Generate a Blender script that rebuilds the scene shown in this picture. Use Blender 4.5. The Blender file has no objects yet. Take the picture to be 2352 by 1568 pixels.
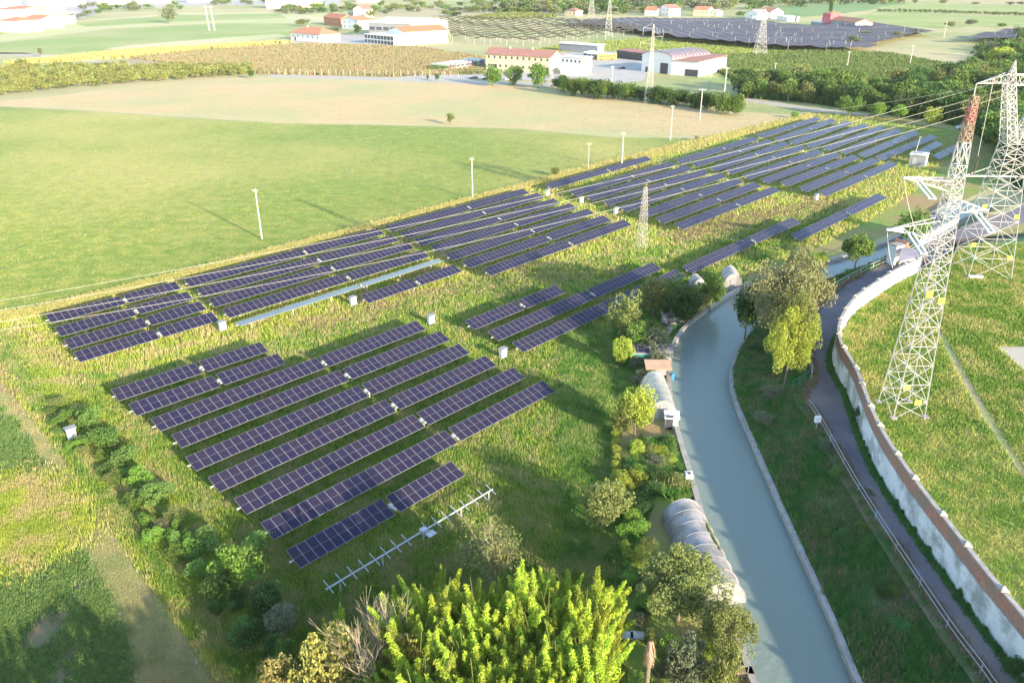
import bpy, math, random
import numpy as np
from mathutils import Vector, Matrix

random.seed(7); R = math.radians
scene = bpy.context.scene
COL = scene.collection
# ---------------------------------------------------------------- camera frame
F, TH, H = 1829.0, R(25.0), 48.0
CT, ST = math.cos(TH), math.sin(TH)

def G(px, py, z=0.0):
    """world point at height z seen at photo pixel (2352 x 1568 frame)"""
    u = (px - 1176) / F; v = (py - 784) / F
    dy = CT - v * ST; dz = -ST - v * CT
    t = (z - H) / dz
    return Vector((u * t, dy * t, z))

def depth(p): return p.y * CT + (H - p.z) * ST

def Zat(base, py):
    """height above datum, at ground position base, that projects to pixel row py"""
    a = TH - math.atan((784 - py) / F)
    return H - base.y * math.tan(a)

# ---------------------------------------------------------------- materials
MATS = {}

def nodes_of(m):
    m.use_nodes = True
    nt = m.node_tree; nt.nodes.clear()
    return nt, nt.nodes, nt.links

def mat(name, c1, c2=None, rough=.8, scale=1.0, bump=0.0, bscale=None, metal=0.0, spec=.3,
        c3=None, scale3=.05, transl=0.0, alpha=1.0, rnd=0.0, stretch=None, detail=4):
    if name in MATS: return MATS[name]
    m = bpy.data.materials.new(name); nt, N, L = nodes_of(m)
    out = N.new('ShaderNodeOutputMaterial'); b = N.new('ShaderNodeBsdfPrincipled')
    b.inputs['Roughness'].default_value = rough; b.inputs['Metallic'].default_value = metal
    b.inputs['Specular IOR Level'].default_value = spec
    tc = N.new('ShaderNodeTexCoord'); vec = tc.outputs['Object']
    if stretch:
        mp = N.new('ShaderNodeMapping'); mp.inputs['Scale'].default_value = stretch[:3]
        if len(stretch) > 3: mp.inputs['Rotation'].default_value = (0, 0, stretch[3])
        L.new(vec, mp.inputs['Vector']); vec = mp.outputs['Vector']
    col = None
    if c2 is None: c2 = tuple(x * .8 for x in c1)
    n = N.new('ShaderNodeTexNoise'); n.inputs['Scale'].default_value = scale; n.inputs['Detail'].default_value = detail
    n.inputs['Roughness'].default_value = .65
    L.new(vec, n.inputs['Vector'])
    r = N.new('ShaderNodeValToRGB'); r.color_ramp.elements[0].position = .36; r.color_ramp.elements[1].position = .64
    r.color_ramp.elements[0].color = (*c1, 1); r.color_ramp.elements[1].color = (*c2, 1)
    L.new(n.outputs['Fac'], r.inputs['Fac']); col = r.outputs['Color']
    if c3 is not None:
        n3 = N.new('ShaderNodeTexNoise'); n3.inputs['Scale'].default_value = scale3; n3.inputs['Detail'].default_value = 5
        L.new(tc.outputs['Object'], n3.inputs['Vector'])
        r3 = N.new('ShaderNodeValToRGB'); r3.color_ramp.elements[0].position = .44; r3.color_ramp.elements[1].position = .62
        r3.color_ramp.elements[0].color = (0, 0, 0, 1); r3.color_ramp.elements[1].color = (1, 1, 1, 1)
        L.new(n3.outputs['Fac'], r3.inputs['Fac'])
        mx = N.new('ShaderNodeMix'); mx.data_type = 'RGBA'
        L.new(r3.outputs['Color'], mx.inputs[0]); L.new(col, mx.inputs[6]); mx.inputs[7].default_value = (*c3, 1)
        col = mx.outputs[2]
    if rnd > 0:
        oi = N.new('ShaderNodeObjectInfo'); hs = N.new('ShaderNodeHueSaturation')
        mr = N.new('ShaderNodeMapRange'); mr.inputs[3].default_value = 1 - rnd; mr.inputs[4].default_value = 1 + rnd
        L.new(oi.outputs['Random'], mr.inputs[0]); L.new(mr.outputs[0], hs.inputs['Value'])
        mr2 = N.new('ShaderNodeMapRange'); mr2.inputs[3].default_value = .5 - rnd * .06; mr2.inputs[4].default_value = .5 + rnd * .06
        L.new(oi.outputs['Random'], mr2.inputs[0]); L.new(mr2.outputs[0], hs.inputs['Hue'])
        L.new(col, hs.inputs['Color']); col = hs.outputs['Color']
    L.new(col, b.inputs['Base Color'])
    if bump > 0:
        nb = N.new('ShaderNodeTexNoise'); nb.inputs['Scale'].default_value = bscale or scale * 3; nb.inputs['Detail'].default_value = 3
        L.new(vec, nb.inputs['Vector'])
        bp = N.new('ShaderNodeBump'); bp.inputs['Strength'].default_value = 1.0; bp.inputs['Distance'].default_value = bump
        L.new(nb.outputs['Fac'], bp.inputs['Height']); L.new(bp.outputs['Normal'], b.inputs['Normal'])
    sh = b.outputs[0]
    if transl > 0:
        t = N.new('ShaderNodeBsdfTranslucent'); L.new(col, t.inputs['Color'])
        ms = N.new('ShaderNodeMixShader'); ms.inputs[0].default_value = transl
        L.new(sh, ms.inputs[1]); L.new(t.outputs[0], ms.inputs[2]); sh = ms.outputs[0]
    if alpha < 1:
        t = N.new('ShaderNodeBsdfTransparent'); ms = N.new('ShaderNodeMixShader'); ms.inputs[0].default_value = alpha
        L.new(t.outputs[0], ms.inputs[1]); L.new(sh, ms.inputs[2]); sh = ms.outputs[0]
    L.new(sh, out.inputs['Surface'])
    MATS[name] = m
    return m

# fields and ground cover
M_GROUND = mat('rough grassland', (.42, .40, .16), (.28, .32, .12), scale=.03, c3=(.50, .42, .22), scale3=.006, bump=.3, bscale=.5)
M_MEADOW = mat('meadow grass', (.19, .27, .055), (.28, .33, .08), scale=.2, c3=(.46, .41, .14), scale3=.012, bump=.25, bscale=2.2, stretch=(1, 2.2, 1, .5))
M_STUB = mat('mown stubble', (.62, .45, .24), (.54, .41, .20), scale=.12, c3=(.46, .43, .20), scale3=.022, bump=.15, bscale=.8, stretch=(.35, 2.5, 1, -.2))
M_FIELD = mat('field grass soil', (.15, .26, .04), (.28, .33, .06), scale=.35, c3=(.36, .25, .11), scale3=.07, bump=.15, bscale=4)
M_TRACK = mat('mown track', (.38, .36, .16), (.28, .31, .12), scale=.5, c3=(.42, .34, .19), scale3=.15, bump=.03, bscale=6)
M_SOIL = mat('crop soil', (.24, .16, .10), (.17, .13, .08), scale=.7, c3=(.15, .17, .06), scale3=.3, bump=.06, bscale=5)
M_GARD = mat('garden soil', (.13, .12, .055), (.09, .13, .04), scale=.7, c3=(.20, .16, .09), scale3=.25, bump=.06, bscale=4)
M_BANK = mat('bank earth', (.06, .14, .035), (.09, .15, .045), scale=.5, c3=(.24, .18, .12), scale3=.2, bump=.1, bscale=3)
M_RMEAD = mat('right meadow', (.14, .24, .04), (.32, .35, .08), scale=.25, c3=(.13, .19, .04), scale3=.06, bump=.15, bscale=3)
M_BROWN = mat('orchard floor', (.40, .29, .17), (.46, .34, .20), scale=.05, c3=(.30, .29, .12), scale3=.02)
M_GREEN2 = mat('crop green', (.26, .34, .09), (.30, .36, .11), scale=.04, c3=(.38, .38, .15), scale3=.012)
M_GREEN3 = mat('pale far pasture', (.50, .47, .22), (.42, .46, .2), scale=.015, c3=(.56, .48, .28), scale3=.006)
M_GREEN4 = mat('far green strip', (.16, .27, .08), (.20, .30, .10), scale=.02)
M_TAN2 = mat('far tan field', (.46, .36, .20), (.42, .37, .2), scale=.02)
M_DIRT = mat('pale dirt road', (.50, .44, .36), (.44, .39, .31), scale=.3)
M_YARD = mat('yard paving', (.48, .44, .40), (.42, .39, .36), scale=.1)
M_ASPH = mat('asphalt', (.20, .175, .19), (.15, .135, .16), scale=.35, c3=(.25, .21, .20), scale3=.12, rough=.9, bump=.01, bscale=20)
M_COPE = mat('canal concrete', (.44, .40, .36), (.30, .28, .26), scale=1.2, bump=.02, bscale=6)
M_CONC = mat('white render', (.72, .72, .71), (.58, .59, .59), scale=.9, c3=(.32, .33, .31), scale3=.45, bump=.01)
M_WHITE = mat('white paint', (.80, .79, .77), (.74, .73, .71), scale=.3)
M_BRICK = mat('brick', (.44, .22, .15), (.30, .15, .11), scale=3.5, c3=(.26, .19, .15), scale3=.6, bump=.01, bscale=12)
M_STEEL = mat('galvanised steel', (.52, .51, .49), (.42, .41, .40), scale=3, rough=.5, metal=.15)
M_RUST = mat('rusty steel', (.34, .25, .18), (.26, .18, .13), scale=3, rough=.8)
M_RED = mat('red paint', (.36, .15, .12), (.33, .15, .13), scale=2, rough=.6)
M_ALU = mat('aluminium', (.36, .36, .37), (.31, .31, .32), scale=4, rough=.5, metal=.2)
M_GALV2 = mat('blue grey galvanised', (.42, .45, .48), (.5, .52, .55), scale=3, rough=.4, metal=.3)
M_YEL = mat('yellow sign paint', (.66, .62, .08), (.60, .56, .08), scale=2)
M_INS = mat('glass insulator', (.62, .70, .66), (.55, .63, .6), scale=6, rough=.2)
M_BRINS = mat('brown insulator', (.16, .08, .06), (.12, .06, .05), scale=6, rough=.2)
M_WOOD = mat('bark', (.22, .17, .12), (.15, .12, .09), scale=4, bump=.01)
M_TWIG = mat('pale twig', (.48, .40, .28), (.40, .33, .23), scale=4)
M_CONP = mat('concrete pole', (.50, .47, .42), (.43, .40, .36), scale=1)
M_TILE = mat('terracotta tile', (.55, .24, .14), (.46, .20, .12), scale=.8, bump=.03, bscale=4)
M_TILE2 = mat('dull red roof', (.40, .20, .16), (.34, .17, .14), scale=.5)
M_ORTILE = mat('orange roof', (.50, .21, .11), (.45, .19, .10), scale=.3)
M_CREAM = mat('cream render', (.66, .58, .38), (.60, .53, .34), scale=.3)
M_PINK = mat('pink render', (.62, .14, .18), (.56, .13, .16), scale=.3)
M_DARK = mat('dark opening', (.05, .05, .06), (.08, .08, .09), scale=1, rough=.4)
M_WIN = mat('window glass', (.07, .08, .10), (.11, .12, .14), scale=.5, rough=.15, spec=.5)
M_GREY = mat('grey concrete', (.33, .33, .34), (.27, .27, .28), scale=.6)
M_GREYR = mat('grey sheet roof', (.30, .27, .31), (.36, .32, .36), scale=.5)
M_NET = mat('dark hail net', (.115, .10, .115), (.15, .135, .15), scale=.08, c3=(.10, .095, .12), scale3=.03)
M_NETL = mat('pale net', (.05, .05, .04), (.08, .075, .06), scale=.1)
M_WIRE = mat('conductor', (.48, .46, .40), (.42, .4, .35), scale=1, rough=.5)
M_PLAST = mat('greenhouse film white', (.50, .46, .45), (.40, .37, .37), scale=1.8, c3=(.27, .26, .24), scale3=.5, rough=.5, transl=.2, bump=.05, bscale=1.5)
M_PLAST2 = mat('greenhouse film clear', (.62, .64, .62), (.55, .57, .56), scale=1.2, rough=.35, transl=.25, alpha=.62)
M_BLUE = mat('blue plastic', (.05, .25, .55), (.05, .2, .5), scale=2, rough=.5)
M_GREENP = mat('green plastic', (.04, .30, .22), (.04, .26, .2), scale=2, rough=.5)
M_TANR = mat('plywood roof', (.55, .36, .24), (.48, .31, .2), scale=1)
M_TYRE = mat('tyre', (.03, .03, .03), (.04, .04, .04), scale=5)
M_VAN = mat('white car paint', (.80, .80, .80), (.78, .78, .78), scale=1, rough=.25, spec=.5)
M_BUSY = mat('yellow bus paint', (.85, .55, .03), (.80, .50, .03), scale=1, rough=.3, spec=.5)
M_BUSG = mat('green bus paint', (.50, .58, .38), (.5, .56, .4), scale=1, rough=.3, spec=.5)
M_BUSB = mat('blue bus paint', (.06, .12, .35), (.06, .11, .3), scale=1, rough=.3, spec=.5)
M_BUSR = mat('pink red bus paint', (.70, .35, .35), (.66, .33, .33), scale=1, rough=.3, spec=.5)
M_CARD = mat('dark car paint', (.03, .04, .07), (.03, .04, .06), scale=1, rough=.2, spec=.5)

# leaves: (name, light, dark, other)
def leafm(name, a, b, c=None, sc=.6, rnd=.14):
    return mat(name, a, b, scale=sc, c3=c, scale3=.35, rough=.65, spec=.2, transl=.22, rnd=rnd, detail=3)
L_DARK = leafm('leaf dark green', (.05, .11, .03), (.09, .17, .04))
L_MID = leafm('leaf mid green', (.11, .20, .04), (.18, .26, .055))
L_LIGHT = leafm('leaf light green', (.17, .33, .05), (.26, .40, .07))
L_YEL = leafm('leaf yellow green', (.34, .42, .06), (.44, .46, .08), (.24, .34, .06))
L_BAMB = leafm('leaf bamboo lime', (.40, .52, .05), (.50, .56, .07), (.26, .42, .05), sc=.9, rnd=.22)
L_BROWN = leafm('leaf brown olive', (.24, .22, .11), (.19, .23, .08), (.32, .26, .15))
L_OLIVE = leafm('leaf olive', (.20, .24, .07), (.26, .27, .09), (.15, .2, .06))
L_ORCH = leafm('leaf orchard', (.30, .31, .10), (.24, .28, .08), (.35, .30, .10), sc=.2)
L_GREY = leafm('leaf grey green', (.20, .22, .13), (.15, .18, .10))
L_BLUEG = leafm('leaf blue green', (.16, .30, .07), (.24, .37, .08), (.12, .24, .06))
L_GOLD = leafm('leaf gold', (.36, .31, .09), (.30, .29, .08), (.22, .26, .07))
L_CROP = leafm('leaf crop', (.13, .24, .07), (.22, .31, .09), sc=2, rnd=0)
L_STRAW = leafm('dry palm frond', (.42, .28, .2), (.34, .22, .16))
L_GRASSY = leafm('tall grass yellow', (.48, .52, .10), (.32, .42, .06), (.56, .47, .21), sc=.5, rnd=0)
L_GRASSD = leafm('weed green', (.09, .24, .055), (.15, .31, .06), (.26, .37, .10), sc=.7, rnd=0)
L_GRASSR = leafm('meadow tufts', (.18, .26, .05), (.27, .33, .08), (.36, .36, .11), sc=.35, rnd=0)
L_RGR = leafm('right meadow grass', (.18, .30, .05), (.33, .41, .08), (.46, .44, .15), sc=.35, rnd=0)
L_STRAWG = leafm('pale field edge grass', (.56, .48, .20), (.46, .44, .14), sc=.3, rnd=0)
L_DRY = leafm('dry stems', (.38, .29, .18), (.30, .24, .14), sc=.8, rnd=0)
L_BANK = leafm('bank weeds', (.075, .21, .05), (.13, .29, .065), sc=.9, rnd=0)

def glass_mat():
    m = bpy.data.materials.new('solar cell glass'); nt, N, L = nodes_of(m)
    out = N.new('ShaderNodeOutputMaterial'); b = N.new('ShaderNodeBsdfPrincipled')
    tc = N.new('ShaderNodeTexCoord'); n = N.new('ShaderNodeTexNoise'); n.inputs['Scale'].default_value = .8
    L.new(tc.outputs['Object'], n.inputs['Vector'])
    oi = N.new('ShaderNodeObjectInfo')
    ad = N.new('ShaderNodeMath'); ad.operation = 'MULTIPLY_ADD'; ad.inputs[1].default_value = .35
    L.new(oi.outputs['Random'], ad.inputs[0]); L.new(n.outputs['Fac'], ad.inputs[2])
    r = N.new('ShaderNodeValToRGB'); r.color_ramp.elements[0].position = .3; r.color_ramp.elements[1].position = 1.0
    r.color_ramp.elements[0].color = (.036, .027, .045, 1); r.color_ramp.elements[1].color = (.020, .018, .050, 1)
    L.new(ad.outputs[0], r.inputs['Fac']); L.new(r.outputs['Color'], b.inputs['Base Color'])
    b.inputs['Roughness'].default_value = .2; b.inputs['Specular IOR Level'].default_value = .3
    b.inputs['Coat Weight'].default_value = .0
    L.new(b.outputs[0], out.inputs['Surface'])
    return m
M_CELL = glass_mat()

def water_mat():
    m = bpy.data.materials.new('canal water'); nt, N, L = nodes_of(m)
    out = N.new('ShaderNodeOutputMaterial'); b = N.new('ShaderNodeBsdfPrincipled')
    tc = N.new('ShaderNodeTexCoord'); n = N.new('ShaderNodeTexNoise'); n.inputs['Scale'].default_value = .06
    L.new(tc.outputs['Object'], n.inputs['Vector'])
    r = N.new('ShaderNodeValToRGB'); r.color_ramp.elements[0].color = (.19, .235, .205, 1); r.color_ramp.elements[1].color = (.215, .27, .235, 1)
    L.new(n.outputs['Fac'], r.inputs['Fac']); L.new(r.outputs['Color'], b.inputs['Base Color'])
    b.inputs['Roughness'].default_value = .2; b.inputs['IOR'].default_value = 1.33
    nb = N.new('ShaderNodeTexNoise'); nb.inputs['Scale'].default_value = 1.6; nb.inputs['Detail'].default_value = 3
    L.new(tc.outputs['Object'], nb.inputs['Vector'])
    bp = N.new('ShaderNodeBump'); bp.inputs['Distance'].default_value = .05; L.new(nb.outputs['Fac'], bp.inputs['Height'])
    L.new(bp.outputs['Normal'], b.inputs['Normal']); L.new(b.outputs[0], out.inputs['Surface'])
    return m
M_WATER = water_mat()

# ---------------------------------------------------------------- objects and mesh helpers
def tag(o, label=None, cat=None, group=None, kind=None):
    if label: o['label'] = label
    if cat: o['category'] = cat
    if group: o['group'] = group
    if kind: o['kind'] = kind
    return o

def empty(name, loc, rz=0, label=None, cat=None, group=None):
    o = bpy.data.objects.new(name, None); COL.objects.link(o)
    o.location = loc; o.rotation_euler = (0, 0, rz); o.empty_display_size = .5
    return tag(o, label, cat, group)

def link(name, me, parent=None, mats=None, loc=None):
    o = bpy.data.objects.new(name, me); COL.objects.link(o)
    if parent is not None: o.parent = parent
    if loc is not None: o.location = loc
    return o

def copy_tree(o, parent=None):
    c = o.copy(); COL.objects.link(c); c.parent = parent
    for ch in o.children: copy_tree(ch, c)
    return c

class MB:
    def __init__(s): s.v = []; s.f = []; s.m = []; s.mi = 0; s.mats = []
    def use(s, m):
        if m not in s.mats: s.mats.append(m)
        s.mi = s.mats.index(m); return s
    def add(s, vs, fs):
        k = len(s.v); s.v += [tuple(p) for p in vs]
        for f in fs: s.f.append(tuple(i + k for i in f)); s.m.append(s.mi)
    def box(s, c, d, rz=0, M=None):
        x, y, z = d[0] / 2, d[1] / 2, d[2] / 2
        vs = [Vector((a * x, b * y, e * z)) for e in (-1, 1) for b in (-1, 1) for a in (-1, 1)]
        if rz: vs = [Matrix.Rotation(rz, 3, 'Z') @ p for p in vs]
        vs = [p + Vector(c) for p in vs]
        if M: vs = [M @ p for p in vs]
        s.add(vs, [(0, 2, 3, 1), (4, 5, 7, 6), (0, 1, 5, 4), (2, 6, 7, 3), (0, 4, 6, 2), (1, 3, 7, 5)]); return s
    def bar(s, p, q, w, w2=None, n=4):
        p, q = Vector(p), Vector(q); w2 = w if w2 is None else w2
        d = (q - p)
        if d.length < 1e-6: return s
        d.normalize(); a = d.cross(Vector((0, 0, 1)))
        if a.length < .01: a = Vector((1, 0, 0))
        a.normalize(); b = d.cross(a)
        vs = []
        for P, r in ((p, w), (q, w2)):
            for k in range(n):
                t = 2 * math.pi * (k + .5) / n
                vs.append(P + a * math.cos(t) * r + b * math.sin(t) * r)
        fs = [(k, (k + 1) % n, n + (k + 1) % n, n + k) for k in range(n)]
        fs += [tuple(range(n - 1, -1, -1)), tuple(range(n, 2 * n))]
        s.add(vs, fs); return s
    def path(s, pts, w, n=5):
        for a, b in zip(pts[:-1], pts[1:]): s.bar(a, b, w, n=n)
        return s
    def poly(s, pts): s.add(pts, [tuple(range(len(pts)))]); return s
    def build(s, name, mats=None, parent=None, loc=None, smooth=False):
        me = bpy.data.meshes.new(name); me.from_pydata(s.v, [], s.f)
        ml = s.mats or (mats if isinstance(mats, (list, tuple)) else [mats])
        for m in ml: me.materials.append(m)
        if s.mats: me.polygons.foreach_set('material_index', s.m)
        if smooth: me.polygons.foreach_set('use_smooth', [True] * len(s.f))
        me.update()
        return link(name, me, parent, loc=loc)

def np_mesh(name, V, k, material):
    """V: (n*k, 3) array, every k verts one face"""
    n = len(V) // k
    me = bpy.data.meshes.new(name)
    me.vertices.add(n * k); me.vertices.foreach_set('co', np.asarray(V, dtype=np.float32).ravel())
    me.loops.add(n * k); me.loops.foreach_set('vertex_index', np.arange(n * k, dtype=np.int32))
    me.polygons.add(n); me.polygons.foreach_set('loop_start', np.arange(0, n * k, k, dtype=np.int32))
    me.polygons.foreach_set('loop_total', np.full(n, k, dtype=np.int32))
    me.materials.append(material); me.update(calc_edges=True)
    return me

def inpoly(x, y, P):
    ins = np.zeros(len(x), bool); j = len(P) - 1
    for i in range(len(P)):
        xi, yi = P[i]; xj, yj = P[j]
        c = ((yi > y) != (yj > y)) & (x < (xj - xi) * (y - yi) / ((yj - yi) + 1e-12) + xi)
        ins ^= c; j = i
    return ins

def sheet(name, pxs, z, material, kind='structure', thick=0, world=None):
    pts = world or [G(a, b, z) for a, b in pxs]
    if world: pts = [Vector((p[0], p[1], z)) for p in pts]
    mb = MB(); mb.poly(pts)
    me = bpy.data.meshes.new(name); me.from_pydata(mb.v, [], mb.f)
    me.materials.append(material); me.update()
    import bmesh
    bm = bmesh.new(); bm.from_mesh(me); bmesh.ops.triangulate(bm, faces=bm.faces[:])
    for f in bm.faces:
        if f.normal.z < 0: f.normal_flip()
    bm.to_mesh(me); bm.free()
    o = link(name, me); return tag(o, kind=kind)

def strip(name, A, B, material, kind='structure', parent=None):
    """surface between two world polylines with the same number of points"""
    mb = MB(); n = len(A); mb.add(list(A) + list(B), [(i, i + 1, n + i + 1, n + i) for i in range(n - 1)])
    o = mb.build(name, material, parent)
    return tag(o, kind=kind) if kind else o

def resample(P, n):
    P = [Vector(p) for p in P]
    d = [0]
    for a, b in zip(P[:-1], P[1:]): d.append(d[-1] + (b - a).length)
    # smooth with Catmull-Rom in parameter d
    out = []
    for k in range(n):
        t = d[-1] * k / (n - 1)
        i = max(0, min(len(P) - 2, next((j for j in range(len(d) - 1) if d[j + 1] >= t), len(P) - 2)))
        u = (t - d[i]) / max(1e-6, d[i + 1] - d[i])
        p0 = P[max(0, i - 1)]; p1 = P[i]; p2 = P[i + 1]; p3 = P[min(len(P) - 1, i + 2)]
        out.append(.5 * ((2 * p1) + (p2 - p0) * u + (2 * p0 - 5 * p1 + 4 * p2 - p3) * u * u + (3 * p1 - p0 - 3 * p2 + p3) * u ** 3))
    return out

def grass(name, poly_px, n, h, w, material, z=0.0, seed=1, lean=.35, label=None, cat='grass', world=False, blades=3, patch=0, zf=None, jit=0, excl=()):
    rng = np.random.default_rng(seed)
    P = np.array(poly_px, float)
    lo, hi = P.min(0), P.max(0); xs = np.empty(0); ys = np.empty(0)
    while len(xs) < n:
        x = rng.uniform(lo[0], hi[0], n * 2); y = rng.uniform(lo[1], hi[1], n * 2)
        k = inpoly(x, y, P); xs = np.concatenate([xs, x[k]]); ys = np.concatenate([ys, y[k]])
    xs, ys = xs[:n], ys[:n]
    if not world:
        u = (xs - 1176) / F; v = (ys - 784) / F
        t = (z - H) / (-ST - v * CT); X = u * t; Y = (CT - v * ST) * t
    else: X, Y = xs, ys
    if patch > 0:
        g_ = np.random.default_rng(seed + 100); f = np.zeros(len(X))
        for wl in (9, 7, 5, 4, 3, 2.2, 1.7, 1.3): a = g_.uniform(0, 6.28); f += np.sin((X * np.cos(a) + Y * np.sin(a)) * 6.28 / wl + g_.uniform(0, 6.28)) * .5
        k = f > patch - 1.2; X, Y = X[k], Y[k]
    if jit: X = X + rng.normal(0, jit, len(X)); Y = Y + rng.normal(0, jit, len(Y))
    for ex in excl:
        q_ = [G(a, b, z) for a, b in ex]; k = ~inpoly(X, Y, [(p.x, p.y) for p in q_]); X, Y = X[k], Y[k]
    n = len(X)
    Z = np.full(n, z) if zf is None else zf(X, Y)
    dist = np.sqrt(X * X + Y * Y)
    sc = np.clip(dist / 80.0, .8, 2.2)
    V = np.empty((n, blades, 3, 3))
    for b in range(blades):
        a = rng.uniform(0, 2 * np.pi, n); hh = h * rng.uniform(.45, 1.15, n) * (sc ** .35); ww = w * rng.uniform(.6, 1.2, n) * sc
        ox = rng.normal(0, .18, n); oy = rng.normal(0, .18, n)
        la = rng.uniform(0, 2 * np.pi, n); ll = hh * lean * rng.uniform(.2, 1, n)
        for j, s in ((0, -1), (1, 1)):
            V[:, b, j, 0] = X + ox + s * np.cos(a) * ww / 2; V[:, b, j, 1] = Y + oy + s * np.sin(a) * ww / 2; V[:, b, j, 2] = Z - .05
        V[:, b, 2, 0] = X + ox + np.cos(la) * ll; V[:, b, 2, 1] = Y + oy + np.sin(la) * ll; V[:, b, 2, 2] = Z + hh
    o = link(name, np_mesh(name, V.reshape(-1, 3), 3, material))
    return tag(o, label, cat, kind='stuff')

# ---------------------------------------------------------------- foliage
def leaf_quads(C, size, rng, droop=0.0, aspect=.6, up=None):
    n = len(C)
    d = rng.normal(size=(n, 3)); d /= np.linalg.norm(d, axis=1)[:, None]
    if up is not None: d = d * (1 - up) + np.array([0, 0, 1]) * up; d /= np.linalg.norm(d, axis=1)[:, None]
    a = rng.normal(size=(n, 3)); a -= (a * d).sum(1)[:, None] * d; a /= np.linalg.norm(a, axis=1)[:, None] + 1e-9
    b = np.cross(d, a); s = size * rng.uniform(.6, 1.3, n)[:, None]
    V = np.stack([C - a * s * .5, C + b * s * aspect * .5, C + a * s * .5, C - b * s * aspect * .5], 1)
    if droop: V[:, 2, 2] -= droop * s[:, 0]
    return V.reshape(-1, 3)

def crown_points(n, nclump, rng, rx=.5, ry=.5, z0=.25, z1=1.0, cr=.17, shell=.75, flat=1.0):
    """unit-height crown: clumps scattered through an ellipsoid, leaves near every clump's skin"""
    cz = (z0 + z1) / 2; rz = (z1 - z0) / 2
    cl = rng.normal(size=(nclump, 3)); cl /= np.linalg.norm(cl, axis=1)[:, None]
    rad = rng.uniform(.25, 1.0, nclump) ** .5
    cl = cl * rad[:, None] * np.array([rx - cr * .7, ry - cr * .7, rz - cr * .6])
    th_ = np.arctan2(cl[:, 1], cl[:, 0]); ph_ = rng.uniform(0, 6.28, 3)
    lob = 1 + .22 * np.sin(2 * th_ + ph_[0]) + .16 * np.sin(3 * th_ + ph_[1]) + .12 * np.sin(5 * th_ + ph_[2])
    cl[:, 0] *= lob; cl[:, 1] *= lob; cl[:, 2] *= rng.uniform(.75, 1.12, nclump)
    sz = cr * rng.uniform(.45, 1.45, nclump)
    k = rng.integers(0, nclump, n)
    d = rng.normal(size=(n, 3)); d /= np.linalg.norm(d, axis=1)[:, None]
    r = rng.uniform(shell ** 3, 1.12, n) ** (1 / 3)
    P = cl[k] + d * (r * sz[k])[:, None] * np.array([1, 1, .8 * flat])
    P[:, 2] += cz
    return P

def trunk_mb(rng, h=1.0, r=.03, limbs=6, spread=.3, lean=(0, 0)):
    mb = MB(); top = Vector((lean[0], lean[1], h * .5))
    mb.bar((0, 0, -.01), top * .5, r * 1.25, r, n=7); mb.bar(top * .5, top, r, r * .7, n=7)
    for k in range(limbs):
        a = 2 * math.pi * k / limbs + rng.uniform(-.4, .4); s = top * rng.uniform(.55, 1)
        m = s + Vector((math.cos(a), math.sin(a), 0)) * spread * .5 + Vector((0, 0, h * rng.uniform(.1, .18)))
        e = s + Vector((math.cos(a), math.sin(a), 0)) * spread * rng.uniform(.8, 1.1) + Vector((0, 0, h * rng.uniform(.2, .38)))
        mb.bar(s, m, r * .5, r * .35, n=5); mb.bar(m, e, r * .35, r * .12, n=4)
        e2 = m + Vector((math.cos(a + 1), math.sin(a + 1), 0)) * spread * .4 + Vector((0, 0, h * .2)); mb.bar(m, e2, r * .25, r * .1, n=4)
    return mb

PROTO = {}
def proto(kind):
    if kind in PROTO: return PROTO[kind]
    spec = {  # leaves, clumps, leaf size, clump radius, variants, rx, z0
        'far': (420, 16, .13, .2, 5, .5, .1), 'mid': (1500, 26, .085, .19, 5, .5, .12),
        'near': (6500, 52, .046, .14, 4, .5, .14), 'big': (19000, 110, .026, .1, 3, .5, .16), 'bush': (3600, 26, .055, .17, 5, .5, 0.0),
        'tall': (700, 20, .09, .12, 3, .22, .05), 'round': (3800, 60, .055, .12, 2, .5, .38),
        'hedge': (2600, 40, .075, .17, 4, .5, 0.0), 'lump': (420, 14, .15, .24, 5, .5, 0.0)}[kind]
    n, nc, ls, cr, nv, rx, z0 = spec; out = []
    for i in range(nv):
        rng = np.random.default_rng(hash_(kind) + i)
        P = crown_points(n, nc, rng, rx=rx, ry=rx, z0=z0, cr=cr)
        cm = np_mesh('crown', leaf_quads(P, ls, rng), 4, L_MID)
        t = trunk_mb(rng, spread=rx * .7, r=.022 if kind != 'bush' else .012)
        tm = bpy.data.meshes.new('trunk'); tm.from_pydata(t.v, [], t.f); tm.materials.append(M_WOOD); tm.update()
        out.append((cm, tm))
    PROTO[kind] = out
    return out

def hash_(s): return sum(ord(c) * (i + 3) for i, c in enumerate(s))

def plant(name, loc, h, r, kind, leafmat, label, cat='tree', group=None, single=False, v=None, ry=None):
    pr = proto(kind); cm, tm = pr[(v if v is not None else random.randrange(99)) % len(pr)]
    unit = .22 if kind == 'tall' else .5
    if single:
        o = link(name, cm); o.location = loc; tgt = o
        tag(o, label, cat, group)
    else:
        o = empty(name, loc, 0, label, cat, group)
        tgt = link('crown', cm, o); link('trunk', tm, o)
    o.rotation_euler = (0, 0, random.uniform(0, 6.28)); o.scale = (r / unit, (ry or r) / unit, h)
    tgt.material_slots[0].link = 'OBJECT'; tgt.material_slots[0].material = leafmat
    return o

def plantC(name, cx, cy, wpx, h, kind, leafmat, label, cat='tree', group=None, single=False, z=0, fc=.58, v=None, ratio=None):
    """plant whose crown centre shows at (cx, cy) and is wpx pixels wide"""
    p = G(cx, cy, z + h * fc); r = wpx / 2 * depth(p) / F
    return plant(name, (p.x, p.y, z), h, r, kind, leafmat, label, cat, group, single, v)
HAZE = .00005; EXPO = 1.84
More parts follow.
